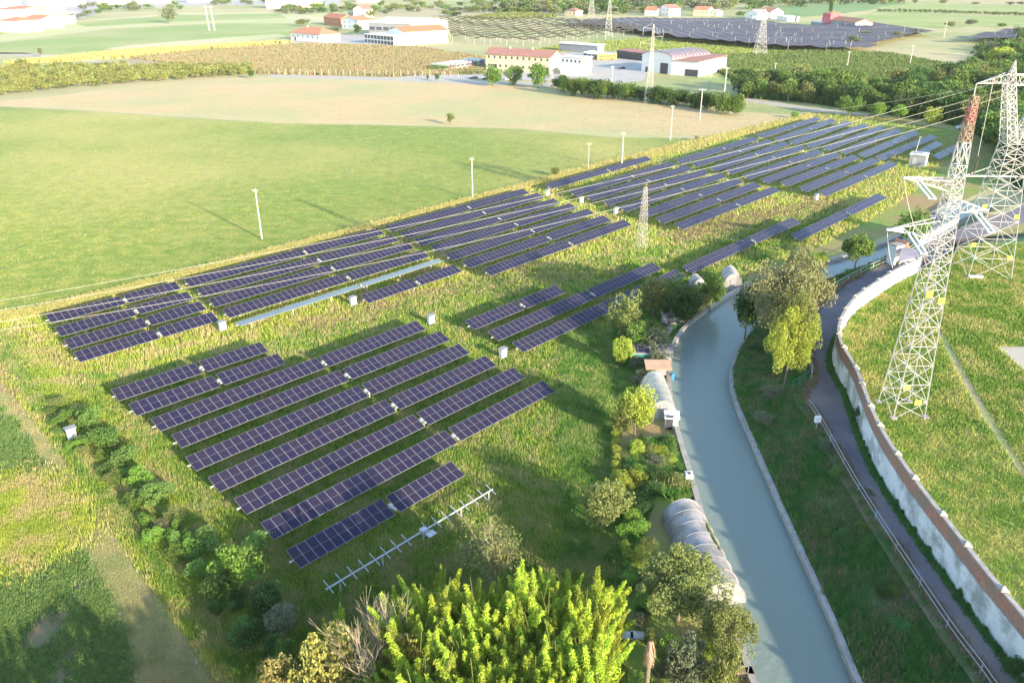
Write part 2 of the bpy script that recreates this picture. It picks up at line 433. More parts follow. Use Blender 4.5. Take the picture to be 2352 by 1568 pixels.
# ================================================================ SETTING
sheet('ground', None, 0, M_GROUND, world=[(-4000, -300), (4000, -300), (4000, 6000), (-4000, 6000)])
sheet('solar_field', [(-700, 760), (0, 738), (100, 712), (430, 628), (880, 512), (1210, 424), (1350, 384), (1600, 322), (1740, 290), (1860, 258),
      (2000, 262), (2190, 300), (2330, 330), (2300, 420), (2130, 500), (1990, 560), (1880, 600), (1700, 650), (1560, 770), (1545, 900), (1640, 1240), (1760, 1640),
      (700, 1700), (330, 1700), (200, 1290), (60, 1000), (-300, 800)], .006, M_FIELD)
sheet('meadow', [(-700, 232), (0, 246), (200, 256), (400, 270), (640, 285), (1000, 291), (1200, 297), (1400, 315), (1560, 318), (1606, 322),
      (1480, 352), (1350, 382), (1210, 421), (880, 509), (430, 624), (100, 706), (0, 730), (-700, 800)], .012, M_MEADOW)
sheet('stubble_field', [(-400, 215), (0, 232), (120, 222), (300, 198), (470, 180), (600, 178), (900, 184), (1100, 190), (1380, 213), (1500, 238), (1700, 256), (1850, 268),
      (1720, 292), (1604, 318), (1560, 316), (1400, 313), (1200, 295), (1000, 289), (640, 283), (400, 268), (200, 254), (0, 244), (-400, 236)], .012, M_STUB)
sheet('crop_field', [(-400, 940), (0, 928), (50, 1000), (115, 1090), (180, 1240), (270, 1420), (350, 1700), (-900, 1800)], .012, M_SOIL)
sheet('mown_path', [(-300, 800), (0, 872), (70, 960), (180, 1110), (290, 1260), (400, 1420), (560, 1700), (330, 1700), (262, 1420), (172, 1240), (108, 1090), (44, 1000), (-6, 928), (-300, 880)], .016, M_TRACK)
sheet('farm_path', [(-200, 118), (60, 122), (220, 138), (330, 150), (300, 153), (200, 144), (40, 127), (-200, 123)], .02, M_DIRT)
sheet('farm_road', [(620, 172), (900, 178), (1000, 175), (1120, 186), (1330, 192), (1450, 203), (1700, 222), (1860, 247), (2000, 262), (1990, 268), (1850, 254), (1690, 230), (1440, 211), (1320, 200), (1110, 195), (900, 186), (620, 178)], .03, M_DIRT)
sheet('orchard_ground', [(290, 132), (480, 114), (700, 100), (960, 108), (1120, 132), (1120, 178), (900, 178), (600, 172), (420, 150), (300, 148)], .02, M_BROWN)
sheet('green_crop_field', [(1160, 122), (1300, 100), (1500, 86), (1800, 108), (1900, 116), (1640, 132), (1400, 120), (1300, 122)], .02, M_GREEN2)
sheet('vineyard_ground', [(1640, 132), (1780, 122), (1900, 116), (2050, 125), (2180, 150), (2220, 190), (2050, 210), (1700, 205), (1600, 180)], .02, M_GREEN2)
sheet('far_pasture', [(-500, 112), (0, 100), (250, 68), (500, 56), (700, 56), (660, 84), (560, 96), (380, 110), (240, 134), (100, 124), (-500, 124)], .02, M_GREEN2)
sheet('far_meadow', [(-500, 95), (0, 80), (160, 50), (420, 30), (760, 28), (980, 30), (1100, 42), (960, 48), (800, 46), (700, 54), (500, 54), (250, 66), (0, 98), (-500, 110)], .012, M_GREEN3)
sheet('far_green_field', [(1700, 30), (1800, 12), (2000, 5), (2110, 8), (1920, 34), (1800, 42)], .02, M_GREEN4)
sheet('far_vineyard_field', [(2010, 18), (2090, 8), (2600, 16), (2600, 34), (2352, 34), (2180, 28)], .03, M_GREEN2)
sheet('far_grass_field', [(1960, 40), (2020, 24), (2180, 30), (2352, 36), (2600, 40), (2500, 60), (2352, 62), (2250, 62), (2150, 66), (1990, 58)], .02, M_GREEN2)
sheet('far_tan_field', [(2250, -2), (2700, -6), (2700, 14), (2352, 13), (2150, 7)], .04, M_TAN2)
sheet('depot_yard', [(905, 172), (1000, 155), (1120, 140), (1290, 118), (1420, 118), (1500, 140), (1480, 185), (1440, 190), (1100, 182), (960, 182)], .04, M_YARD)
sheet('warehouse_yard', [(650, 100), (740, 80), (850, 80), (850, 110), (760, 106)], .04, M_YARD)
sheet('town_ground', [(-600, 70), (-100, 78), (100, 62), (190, 42), (260, 20), (480, 12), (780, 12), (780, -6), (-600, -6)], .03, M_YARD)

sheet('far_strip_field', [(380, 110), (560, 96), (660, 84), (640, 78), (520, 86), (300, 104), (240, 112), (300, 118)], .03, M_GREEN3)
sheet('far_strip_field', [(760, 34), (900, 22), (1150, 20), (1240, 34), (1100, 40), (960, 44)], .03, M_TAN2)
sheet('far_strip_field', [(160, 52), (420, 34), (640, 32), (660, 42), (400, 50), (200, 62)], .03, M_GREEN2)
# ---- canal
CL_px = [(1842, 1760), (1742, 1568), (1700, 1445), (1655, 1305), (1605, 1130), (1560, 980), (1546, 915), (1541, 860), (1545, 815), (1560, 772), (1590, 738), (1640, 700),
         (1690, 668), (1760, 636), (1840, 612), (1935, 590), (2010, 566), (2070, 540), (2105, 515), (2150, 485), (2200, 455)]
CR_px = [(2080, 1760), (1968, 1568), (1914, 1438), (1859, 1315), (1796, 1176), (1726, 1014), (1694, 940), (1677, 884), (1679, 836), (1702, 784), (1745, 735), (1800, 695),
         (1850, 668), (1890, 650), (1930, 632), (1989, 612), (2034, 592), (2100, 562), (2140, 538), (2200, 505), (2280, 470)]
RL_px = [(2390, 1760), (2266, 1568), (2200, 1480), (2139, 1391), (2034, 1231), (1954, 1102), (1876, 964), (1840, 910), (1864, 870), (1856, 830), (1849, 784), (1850, 762),
         (1860, 720), (1884, 690), (1919, 662), (1976, 630), (2033, 604), (2070, 588), (2110, 566), (2160, 540), (2250, 505)]
CZ, WZ, RZ, MZ, TZ = .6, .03, 2.4, 3.95, 6.5
N = 90
CL = resample([G(a, b, CZ) for a, b in CL_px], N)
CR = resample([G(a, b, CZ) for a, b in CR_px], N)
RL = resample([G(a, b, RZ) for a, b in RL_px], N)
def off(P, d, dz=0.0, z=None):
    out = []
    for i, p in enumerate(P):
        a = P[max(0, i - 1)]; b = P[min(len(P) - 1, i + 1)]; t = (b - a); t.z = 0; t.normalize()
        out.append(Vector((p.x - t.y * d, p.y + t.x * d, p.z + dz if z is None else z)))
    return out
strip('canal_water', [Vector((p.x, p.y, WZ)) for p in CL], [Vector((p.x, p.y, WZ)) for p in CR], M_WATER)

def kerb(name, P, w, zt, zb, label, side):
    A = off(P, 0, z=zt); B = off(P, w * side, z=zt); mb = MB(); n = len(A)
    a0 = [Vector((p.x, p.y, zb)) for p in A]; b0 = [Vector((p.x, p.y, zb)) for p in B]
    for U, V in ((A, B), (a0, A), (B, b0)):
        mb.add(U + V, [(i, i + 1, n + i + 1, n + i) for i in range(n - 1)])
    return tag(mb.build(name, M_COPE), label, 'canal wall')
kerb('canal_wall', CL, .55, CZ, -.3, 'pale concrete canal wall on the garden side, sunlit', 1)
kerb('canal_wall', CR, .50, CZ, -.3, 'thin concrete canal wall below the weedy shaded bank', -1)

# ---- bank, road, right meadow
CRo = off(CR, -.5, z=CZ - .15)
mid = [a.lerp(b, .5) + Vector((0, 0, .25 * math.sin(i * .9))) for i, (a, b) in enumerate(zip(CRo, RL))]
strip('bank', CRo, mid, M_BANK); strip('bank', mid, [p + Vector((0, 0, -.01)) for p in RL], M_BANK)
WT_px = [(2700, 1830), (2520, 1620), (2352, 1412), (2269, 1314), (2196, 1221), (2131, 1139), (2074, 1061), (2031, 996), (2001, 936), (1981, 884), (1964, 841), (1931, 784), (1926, 749),
         (1939, 715), (1961, 684), (1996, 657), (2064, 614), (2114, 592)]
WTp = [G(a, b, TZ) for a, b in WT_px]; WTp = [WTp[0] + Vector((1.5, -30, 0))] + WTp
W = resample(WTp, 100)
RLr = resample(RL, 100)
# road: from railing line to wall foot; beyond the wall end it follows the bridge deck
Wroad = [Vector((p.x, p.y, RZ)) for p in resample(WTp + [G(2200, 556, RZ + 1), G(2300, 512, RZ + 1)], 100)]
strip('road', [p + Vector((0, 0, 0.0)) for p in off(RLr, -.35)], Wroad, M_ASPH)
E0 = off(RLr, .9, dz=-.02); strip('road_verge', E0, off(RLr, -.35, dz=-.005), M_BANK)
mpts = [(p.x + .3, p.y) for p in W[::4]] + [(W[-1].x, W[-1].y)]
e1 = G(2220, 560, MZ); e2 = G(2900, 500, MZ)
sheet('right_meadow', None, MZ, M_RMEAD, world=mpts + [(e1.x, e1.y), (e2.x + 60, e2.y), (e2.x + 60, 8), (W[0].x + 4, 8)])
# rising ground behind the right meadow
q = [Vector((e1.x, e1.y, MZ)), Vector((e2.x + 60, e2.y, MZ))]
strip('slope', q, [Vector((e1.x - 4, e1.y + 12, -.05)), Vector((e2.x + 60, e2.y + 30, -.05))], M_BANK)
sheet('far_road', [(2170, 552), (2210, 520), (2352, 470), (2700, 350), (2800, 380), (2352, 512), (2250, 545)], MZ + .05, M_ASPH)
sheet('worn_path', [(2150, 760), (2162, 756), (2215, 850), (2260, 930), (2352, 1075), (2352, 1100), (2250, 950), (2200, 860)], MZ + .02, M_TRACK)
sheet('paved_corner', [(2290, 796), (2420, 796), (2420, 890), (2352, 850)], MZ + .02, M_DIRT)

# ---- boundary wall of the right meadow
wall = empty('boundary_wall', W[30], 0, 'long curving wall, brick above white render, between road and right meadow', 'wall')
def wall_part(name, z0, z1, off0, off1, m):
    A = off(W, off0, z=z0); B = off(W, off0, z=z1); C = off(W, off1, z=z1); D = off(W, off1, z=z0); n = len(W); mb = MB()
    for U, V in ((A, B), (B, C), (C, D)): mb.add(U + V, [(i, i + 1, n + i + 1, n + i) for i in range(n - 1)])
    mb.add([A[-1], B[-1], C[-1], D[-1]], [(0, 1, 2, 3)])
    o = mb.build(name, m, wall); o.location = -W[30]
wall_part('rendered_base', RZ - .3, RZ + 2.6, .14, -.22, M_CONC)
wall_part('brick_course', RZ + 2.601, TZ - .14, .06, -.16, M_BRICK)
wall_part('white_inner_face', MZ - .3, TZ - .142, -.163, -.225, M_WHITE)
wall_part('coping', TZ - .138, TZ, .12, -.26, M_COPE)
arc = 0; nxt = 0; last = W[0]
for p, t in zip(W[1:], range(1, 100)):
    arc += (p - last).length; last = p
    if arc >= nxt:
        mb = MB(); mb.box((0, 0, 1.95), (.62, .62, 4.35)); mb.build
        d = W[min(99, t + 1)] - W[t - 1]; rz = math.atan2(d.y, d.x)
        mb = MB(); mb.box((.22 * math.sin(rz), -.22 * math.cos(rz), (TZ + MZ) / 2), (.42, .4, TZ - MZ + .1), rz)
        pil = mb.build('pillar', M_CONC, wall); pil.location = Vector((p.x, p.y, 0)) - W[30]
        mb = MB(); mb.box((0, 0, TZ + .1), (.62, .62, .12), rz); mb.bar((0, 0, TZ + .16), (0, 0, TZ + .36), .36, .05, n=4)
        c = mb.build('pillar_cap', M_COPE, pil)
        nxt += 4.6

# ---- railing along the road
def railing(name, P, zb, hh, step, m, label, rails=(.5, 1.0), r=.045):
    t = empty(name, P[0], 0, label, 'railing'); o = P[0]
    for h_ in rails:
        mbr = MB(); mbr.path([p - o + Vector((0, 0, h_)) for p in P], r, 4); mbr.build('rail', m, t)
    acc = step
    for a, b in zip(P[:-1], P[1:]):
        acc += (b - a).length
        if acc >= step:
            acc = 0; mb = MB(); mb.bar((0, 0, -.1), (0, 0, rails[-1] + .03), r * 1.2, n=4); x = mb.build('post', m, t); x.location = a - o
    return t
# split at the gate corner
kidx = min(range(100), key=lambda i: (RLr[i] - G(1840, 910, RZ)).length)
railing("road_railing", [p.copy() for p in RLr[2:kidx - 1]], RZ, 1, 3.4, M_GALV2, "pale metal railing on the bank side of the lower road", (.5, 1.0), .036)
railing('road_railing', [p.copy() for p in RLr[kidx + 3:88]], RZ, 1, 3.4, M_STEEL, 'metal railing curving along the upper road towards the white pier', (.35, 1.0), .05)
g0, g1 = G(1819, 893, RZ), G(1862, 868, RZ)
railing('gate_railing', [g0 + (g1 - g0) * (i / 6) for i in range(7)], RZ, 1, 1.0, M_GREENP, 'thin green railing across the corner beside the road', (.4, 1.1), .03)
# ---- white piers and parapet of the bridge
a, b = G(2108, 566, RZ), G(2195, 525, RZ)
t = empty('bridge_parapet', a, 0, 'white bridge parapet wall behind the first pylon', 'wall')
mb = MB(); d = b - a; rz = math.atan2(d.y, d.x); mb.box((d.x / 2, d.y / 2, .9), (d.length, .4, 2.2), rz); mb.build('parapet', M_WHITE, t)
mb = MB(); mb.box((d.x / 2, d.y / 2, 2.08), (d.length + .2, .6, .14), rz); mb.build('coping', M_COPE, t)
p = G(2052, 606, RZ); t = empty('gate_pier', p, .4, 'white gate pier at the upper end of the road railing', 'pier')
mb = MB(); mb.box((0, 0, 1.6), (1.9, 1.6, 3.6)); mb.build('pier', M_WHITE, t)
mb = MB(); mb.box((0, 0, 3.5), (2.1, 1.8, .2)); mb.build('cap', M_COPE, t)
mb = MB(); mb.box((1.6, .6, 1.8), (.5, 2.6, 3.9)); mb.build('brick_buttress', M_TILE, t)
p = G(2120, 598, RZ); t = empty('brick_wall_return', p, 0, 'purple brown ramp roof between the white walls at the bridge', 'wall')
mb = MB(); A = [G(2062, 600, 5.2), G(2072, 566, 5.6), G(2130, 578, 5.4), G(2112, 592, 5.2)]
mb.add([v - p for v in A] + [v - p - Vector((0, 0, .3)) for v in A], [(0, 1, 2, 3), (7, 6, 5, 4), (0, 4, 5, 1), (1, 5, 6, 2), (2, 6, 7, 3), (3, 7, 4, 0)]); mb.build('sloping_slab', M_GREYR, t)
for v in A:
    mb = MB(); mb.box((0, 0, -1.4), (.3, .3, 2.6)); o = mb.build('support', M_BRICK, t); o.location = v - p

# ================================================================ GROUND COVER (uncountable)
bankz = None
grass('tall_grass', [(-60, 800), (0, 745), (100, 718), (430, 632), (880, 516), (1210, 428), (1350, 388), (1600, 326), (1860, 262), (2000, 266), (2140, 300), (2200, 330),
      (2150, 400), (2060, 470), (1900, 560), (1700, 640), (1560, 700), (1470, 720), (1410, 760), (1400, 900), (1420, 1100), (1420, 1300), (1440, 1640), (560, 1640), (330, 1330), (180, 1090), (60, 940)],
      170000, .55, .10, L_GRASSY, seed=3, label='tall yellow green grass growing between the solar rows')
grass('green_weeds', [(130, 860), (300, 860), (800, 740), (1100, 640), (1560, 560), (1900, 470), (1980, 480), (1700, 640), (1400, 760), (1430, 1200), (1440, 1640), (600, 1640), (360, 1330), (220, 1080)],
      110000, .5, .12, L_GRASSD, seed=5, label='darker green weeds mixed into the grass of the solar field')
grass('field_edge_grass', [(-60, 732), (100, 708), (430, 626), (880, 510), (1210, 423), (1350, 383), (1600, 322), (1740, 290), (1860, 262), (1866, 272), (1750, 300), (1610, 336), (1360, 394), (1214, 433), (884, 522), (434, 640), (104, 722), (-60, 752)],
      26000, .65, .12, L_STRAWG, jit=.5, seed=9, label='strip of golden dry grass along the edge of the meadow')
grass('meadow_tufts', [(-50, 250), (400, 272), (1000, 294), (1400, 318), (1600, 324), (1210, 420), (430, 622), (0, 728)], 90000, .12, .11, L_GRASSR, seed=11, label='short green clover tufts spread over the big meadow')
grass('crop_plants', [(-60, 930), (0, 930), (50, 1005), (110, 1095), (170, 1240), (262, 1420), (320, 1640), (-80, 1640)], 90000, .32, .17, L_CROP, seed=13, lean=.9, label='low leafy crop plants in ragged patches on brown soil', jit=.4, patch=1.0, cat='crop')
grass('yellow_grass_patch', [(-60, 1120), (60, 1100), (160, 1150), (185, 1225), (60, 1290), (-60, 1320)], 24000, .6, .11, L_GRASSY, jit=1.6, patch=.2, seed=17, label='patch of tall yellow grass between the crop patches')
grass('path_side_weeds', [(0, 760), (100, 840), (200, 950), (340, 1130), (490, 1330), (620, 1560), (580, 1600), (425, 1400), (300, 1235), (195, 1100), (90, 945), (10, 840)], 26000, .5, .11, L_GRASSD, seed=19, jit=.35, label='rough green weeds along the mown path')
for i_, pl_ in enumerate([[(680, 745), (900, 690), (1100, 640), (1400, 605), (1430, 622), (1120, 668), (920, 716), (700, 775)], [(1560, 535), (1700, 497), (1900, 462), (1920, 480), (1710, 522), (1570, 562)], [(-20, 770), (60, 790), (150, 900), (120, 930), (40, 850), (-20, 830)]]):
    grass('dry_grass_band', pl_, 9000, .35, .12, L_DRY, jit=1.8, seed=60 + i_, label=['brownish dry grass band between the foreground block and the middle rows', 'dry grass patch right of the rusty lattice mast', 'brown dry weeds at the upper left end of the mown path'][i_])
grass('shadow_strip_weeds', [(1290, 745), (1400, 765), (1405, 900), (1425, 1300), (1300, 1290), (1280, 1000)], 22000, .55, .13, L_GRASSD, seed=66, label='dark green weeds painting in tree shadow along the garden side of the solar field', cat='weeds')  # dark green blades stand in for the shadow strips of the garden trees
grass('path_side_weeds', [(40, 780), (140, 870), (300, 1050), (470, 1250), (640, 1500), (560, 1500), (400, 1290), (230, 1080), (100, 900)], 26000, .6, .12, L_GRASSY, seed=21, jit=.8, label='green and yellow weeds beside the shrubs left of the panels')

def bank_z(X, Y):
    """height of the bank surface between canal wall and road"""
    crx = np.array([p.x for p in CRo]); cry = np.array([p.y for p in CRo]); rlx = np.array([p.x for p in RL]); rly = np.array([p.y for p in RL])
    out = np.empty(len(X))
    for s in range(0, len(X), 4000):
        x = X[s:s + 4000, None]; y = Y[s:s + 4000, None]
        d1 = np.sqrt((x - crx) ** 2 + (y - cry) ** 2).min(1); d2 = np.sqrt((x - rlx) ** 2 + (y - rly) ** 2).min(1)
        out[s:s + 4000] = (CZ - .15) + (RZ - CZ) * d1 / (d1 + d2)
    return out
bank_poly = [(p.x, p.y) for p in off(CR, -.75)[2:70]] + [(p.x, p.y) for p in RL[2:70]][::-1]
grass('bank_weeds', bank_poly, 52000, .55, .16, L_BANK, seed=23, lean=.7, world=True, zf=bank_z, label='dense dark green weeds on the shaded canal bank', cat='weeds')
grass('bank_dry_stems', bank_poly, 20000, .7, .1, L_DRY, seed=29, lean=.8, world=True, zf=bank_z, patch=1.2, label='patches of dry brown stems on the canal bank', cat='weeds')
rm_poly = [(W[i].x + .6, W[i].y) for i in range(12, 98, 3)] + [(e1.x, e1.y - 1), (e1.x + 45, e1.y - 1), (95, 100), (75, 60), (60, 38)]
grass('right_meadow_grass', rm_poly, 120000, .34, .10, L_RGR, z=MZ, excl=([(2150, 760), (2162, 756), (2215, 850), (2260, 930), (2352, 1075), (2352, 1100), (2250, 950), (2200, 860)], [(2290, 796), (2420, 796), (2420, 890), (2352, 850)]), seed=31, world=True, zf=lambda X, Y: np.full(len(X), MZ), label='green and yellow grass of the meadow right of the wall')
grass('wall_foot_weeds', [(p.x - .25, p.y) for p in W[5:80]] + [(p.x - .6, p.y) for p in W[5:80]][::-1], 5000, .45, .15, L_BANK, seed=33, world=True, zf=lambda X, Y: np.full(len(X), RZ), label='weeds growing along the foot of the rendered wall', cat='weeds')
grass('verge_stems', [(p.x + .1, p.y) for p in RL[2:60]] + [(p.x + .7, p.y) for p in RL[2:60]][::-1], 9000, .55, .09, L_DRY, seed=35, world=True, patch=1.0, zf=lambda X, Y: np.full(len(X), RZ), label='dry grass stems along the road under the railing', cat='weeds')
grass('garden_plants', [(1450, 1020), (1545, 1010), (1590, 1150), (1560, 1150), (1500, 1130), (1440, 1330), (1430, 1100)], 15000, .7, .2, L_GRASSD, seed=37, lean=.8, label='vegetable plants filling the canal side garden beds', cat='garden plants')
grass('garden_plants', [(1430, 960), (1400, 780), (1460, 640), (1560, 650), (1640, 650), (1580, 725), (1530, 780), (1528, 870), (1470, 870)], 12000, .5, .18, L_GRASSD, seed=39, lean=.8, label='rough grass between the sheds and the small trees', cat='grass')
grass('path_grass', [(0, 860), (60, 940), (180, 1100), (290, 1260), (400, 1430), (560, 1640), (300, 1640), (262, 1420), (172, 1240), (108, 1090), (30, 990), (0, 930)], 34000, .13, .12, leafm('short path grass', (.42, .38, .17), (.48, .41, .20), (.32, .34, .13), sc=.3, rnd=0), seed=45, label='short trodden grass on the mown path', jit=.9)
wood_g = [(1700, 212), (1850, 196), (2050, 208), (2160, 192), (2230, 150), (2260, 95), (2480, 80), (2480, 470), (2340, 440), (2290, 345), (2230, 300), (2160, 280), (2000, 258), (1850, 236), (1700, 225)]
sheet('forest_floor', wood_g, .05, M_BANK)
grass('undergrowth', wood_g, 22000, 2.2, .7, L_DARK, seed=47, label='dark undergrowth filling the wood on the right', cat='undergrowth')
grass('stubble_tufts', [(0, 236), (400, 200), (900, 190), (1380, 218), (1820, 270), (1600, 316), (1000, 286), (300, 256)], 26000, .1, .1, L_DRY, seed=41, label='thin dry stubble rows on the tan field')
# ================================================================ SOLAR TRACKERS
MW, ML = 1.0, 2.25      # module width (unit) and length
TILT = R(19)
def module_mesh(n=1, pitch=1.0):
    mb = MB()
    for i in range(n):
        x0 = i * pitch; b = .026; g = .012
        mb.use(M_ALU); mb.box((x0 + pitch / 2, 0, 0), (pitch - .012, ML, .04))
        mb.use(M_CELL)
        for y0, y1 in ((-ML / 2 + b, -.009), (.009, ML / 2 - b)):
            mb.add([(x0 + b, y0, .0225), (x0 + pitch - b, y0, .0225), (x0 + pitch - b, y1, .0225), (x0 + b, y1, .0225)], [(0, 1, 2, 3)])
    me = bpy.data.meshes.new('solar_module'); me.from_pydata(mb.v, [], mb.f)
    for m in mb.mats: me.materials.append(m)
    me.polygons.foreach_set('material_index', mb.m); me.update(); return me
MOD1 = module_mesh()
WINGS = {}
def wing_mesh(n):
    if n not in WINGS: WINGS[n] = module_mesh(n)
    return WINGS[n]
def simple_mesh(name, fn):
    mb = MB(); fn(mb); me = bpy.data.meshes.new(name); me.from_pydata(mb.v, [], mb.f); me.materials.append(M_STEEL); me.update(); return me
POST = simple_mesh('post', lambda m: m.box((0, 0, .68), (.14, .1, 1.5)))
DRIVE = simple_mesh('drive_unit', lambda m: (m.box((0, 0, 1.42), (.3, .34, .36)), m.box((0, -.5, 1.36), (.22, .6, .2))))
BALL = simple_mesh('end_cap', lambda m: m.bar((-.14, 0, 0), (.0, 0, 0), .12, .1, n=8))

def tracker(tl, tr, gap, label, group, near, tilt=TILT):
    zc = 1.45; zt = zc + ML / 2 * math.sin(abs(tilt)); hx = ML / 2 * math.cos(tilt)
    zt_ = zc + ML / 2 * math.sin(tilt)
    A = G(*tl, zt_); B = G(*tr, zt_)
    d = B - A; L = d.length; u = d.normalized(); n = Vector((u.y, -u.x, 0))   # n points to the near side
    A = A + n * hx; A.z = 0                                             # axis point
    rz = math.atan2(u.y, u.x)
    t = empty('solar_tracker', A, rz, label, 'solar panels', group)
    Mt = Matrix.Rotation(tilt, 4, 'X')            # local +y is the far side (left of direction)
    tub = MB(); tub.bar((-.3, 0, zc - .12), (L + .15, 0, zc - .12), .075, n=6); tub.build('torque_tube', M_STEEL, t)
    gw = .55; parts = [(0, L)] if gap is None else [(0, L * gap - gw / 2), (L * gap + gw / 2, L)]
    for (x0, x1) in parts:
        w = x1 - x0; k = max(2, round(w / .99)); p = w / k
        if near:
            for i in range(k):
                o = link('solar_module', MOD1, t); o.matrix_local = Matrix.Translation((x0 + i * p, 0, zc)) @ Mt @ Matrix.Diagonal((p, 1, 1, 1))
        else:
            o = link('solar_wing', wing_mesh(k), t); o.matrix_local = Matrix.Translation((x0, 0, zc)) @ Mt @ Matrix.Diagonal((p, 1, 1, 1))
    np_ = max(3, round(L / 6.5))
    for i in range(np_):
        x = L * (i + .3) / (np_ - .4)
        if near: o = link('post', POST, t); o.location = (x, 0, 0)
    if not near:
        mb = MB()
        for i in range(np_): mb.box((L * (i + .3) / (np_ - .4), 0, .68), (.14, .1, 1.5))
        mb.build('post_row', M_STEEL, t)
    if gap is not None:
        o = link('drive_unit', DRIVE, t); o.location = (L * gap, 0, 0)
    if near:
        o = link('end_cap', BALL, t); o.location = (-.25, 0, zc - .12)
    return t
ORD = ['first', 'second', 'third', 'fourth', 'fifth', 'sixth', 'seventh', 'eighth', 'ninth', 'tenth']
BLOCKS = [
 ('rows of the large foreground block', 'in the large foreground block, counting down from the far side', True, [
  ((255, 894.5), (597, 785), .545), ((294.5, 927.8), (636.8, 811.5), .545), ((346.2, 962), (955.5, 736.5), .57), ((393.8, 998.5), (1010.5, 760), .57), ((425.5, 1049.5), (1053.5, 789.5), .575),
  ((477.5, 1096.5), (1114.3, 816.5), .58), ((537.5, 1145.3), (1178.5, 843.3), .58), ((598, 1200.5), (1246, 874), .59), ((656.8, 1263.5), (1035.5, 1059), .55)]),
 ('rows of the small far left block', 'in the small four row block at the far left', True, [
  ((104.5, 723.3), (401.3, 646.5), .56), ((125, 752), (428.7, 669.5), .56), ((146.2, 780.2), (457.5, 692), .56), ((168.2, 809), (486.2, 716.5), .56)]),
 ('rows of the left middle block', 'in the left middle block below the meadow edge', True, [
  ((422.5, 641.5), (866.8, 524), .56), ((451.3, 664), (899.3, 539.5), .56), ((477.5, 687), (933, 555.8), .56), ((510, 710.8), (969.3, 574.5), .56)]),
 ('rows of the centre block', 'in the centre block of seven rows', True, [
  ((884.3, 519), (1201, 433.3), .54), ((918, 534.5), (1233.5, 443.2), .54), ((950.5, 550), (1271, 455.8), .54), ((988, 564.5), (1308.5, 467), .54),
  ((1021.8, 583.2), (1347.3, 479.5), .54), ((1059.3, 600), (1384.8, 494.5), .54), ((1108, 617), (1432.3, 504), .54)]),
 ('rows of the block behind the small rusty mast', 'in the eight row block behind the rusty lattice mast', False, [
  ((1252.3, 423.3), (1483.5, 358.8), .55), ((1307.3, 439.5), (1538.5, 370.8), .55), ((1343.5, 450), (1574.8, 380), .55), ((1382.3, 460.8), (1615, 388.5), .55),
  ((1421, 474.5), (1652.3, 397), .55), ((1463.5, 488.3), (1691, 409), .55), ((1505.5, 500.8), (1732.3, 418.3), .55), ((1548.5, 514.5), (1775, 428), .55)]),
 ('rows of the right middle block', 'in the nine row block in front of the concrete hut', False, [
  ((1549.8, 367.5), (1728.5, 313.8), .55), ((1586, 375), (1764, 320), .55), ((1627.3, 385), (1800.3, 325), .55), ((1665, 391), (1839, 332.5), .55), ((1704.8, 402), (1876.5, 342.5), .55),
  ((1746, 412), (1917.8, 348.8), .55), ((1790.3, 418.3), (1959, 355), .55), ((1833.5, 430.8), (2004, 362.5), .55), ((1877.8, 440.8), (2045.3, 370), .55)]),
 ('rows of the farthest block', 'in the farthest block next to the dark wood', False, [
  ((1737.3, 310), (1872.8, 268.8), .55), ((1775.3, 318.7), (1909, 272.5), .55), ((1810.3, 325), (1945.3, 277.5), .55), ((1849, 332.5), (1982.8, 283.7), .55), ((1886.5, 338.8), (2021.5, 288.8), .55),
  ((1925.3, 346.3), (2059, 295), .55), ((1969, 353.8), (2099, 300), .55), ((2009, 360), (2139, 308.8), .55), ((2100, 350), (2150, 323.8), .5), ((2140.3, 357.5), (2195.3, 331.3), .5)]),
]
for grp, where, near, rows in BLOCKS:
    for i, (tl, tr, gap) in enumerate(rows):
        near_ = near and tl[1] > 560
        tracker(tl, tr, gap, '%s solar row %s' % (ORD[i], where), grp, near_)
tracker((827.5, 678.3), (1041.8, 607.8), .53, 'short solar row just below the long pale tilted row', 'single rows', True)
tracker((1066.8, 737), (1274.8, 655), .54, 'short blue solar row, uppermost of the three beside the gardens', 'rows beside the gardens', True)
tracker((1120, 762), (1497.3, 602.5), .55, 'long blue solar row, middle one of the three beside the gardens', 'rows beside the gardens', True)
tracker((1176, 787.5), (1551, 618.3), .55, 'long blue solar row partly hidden by the garden trees', 'rows beside the gardens', True)
tracker((1566, 612), (1817.8, 499.5), .55, 'blue solar row running up behind the big brown tree', 'rows by the canal', False)
tracker((1815.3, 539.5), (2016.5, 444), .55, 'blue solar row nearest the canal bend', 'rows by the canal', False)
tracker((537.5, 742), (1000.5, 595.8), .56, 'pale solar row tilted the other way, shining like a white strip', 'rows of the left middle block', False, tilt=R(-7))

# bare tracker frame without modules
A, B = G(748, 1353.5, 1.3), G(1131.8, 1122.8, 1.3)
d = B - A; rz = math.atan2(d.y, d.x); L = d.length
t = empty('bare_tracker_frame', (A.x, A.y, 0), rz, 'bare blue grey tracker frame without panels in front of the rows', 'tracker frame')
mb = MB(); mb.bar((0, 0, 1.3), (L, 0, 1.3), .085, n=6); mb.build('torque_tube', M_GALV2, t)
for i in range(17):
    x = L * (i + .25) / 16.5
    if abs(i - 8) < .5: continue
    mb = MB(); mb.box((0, 0, 0), (.07, 1.5, .07)); o = mb.build('cross_rail', M_GALV2, t); o.location = (x, 0, 1.42); o.rotation_euler = (TILT, 0, 0)
for x in (.07, .3, .54, .78, .97):
    o = link('post', POST, t); o.location = (L * x, 0, -.15)
mb = MB(); mb.box((L * .54, 0, 1.35), (.6, .5, .4)); mb.box((L * .54 + .3, -.7, 1.2), (.9, .7, .12)); mb.build('drive_unit', M_GALV2, t)

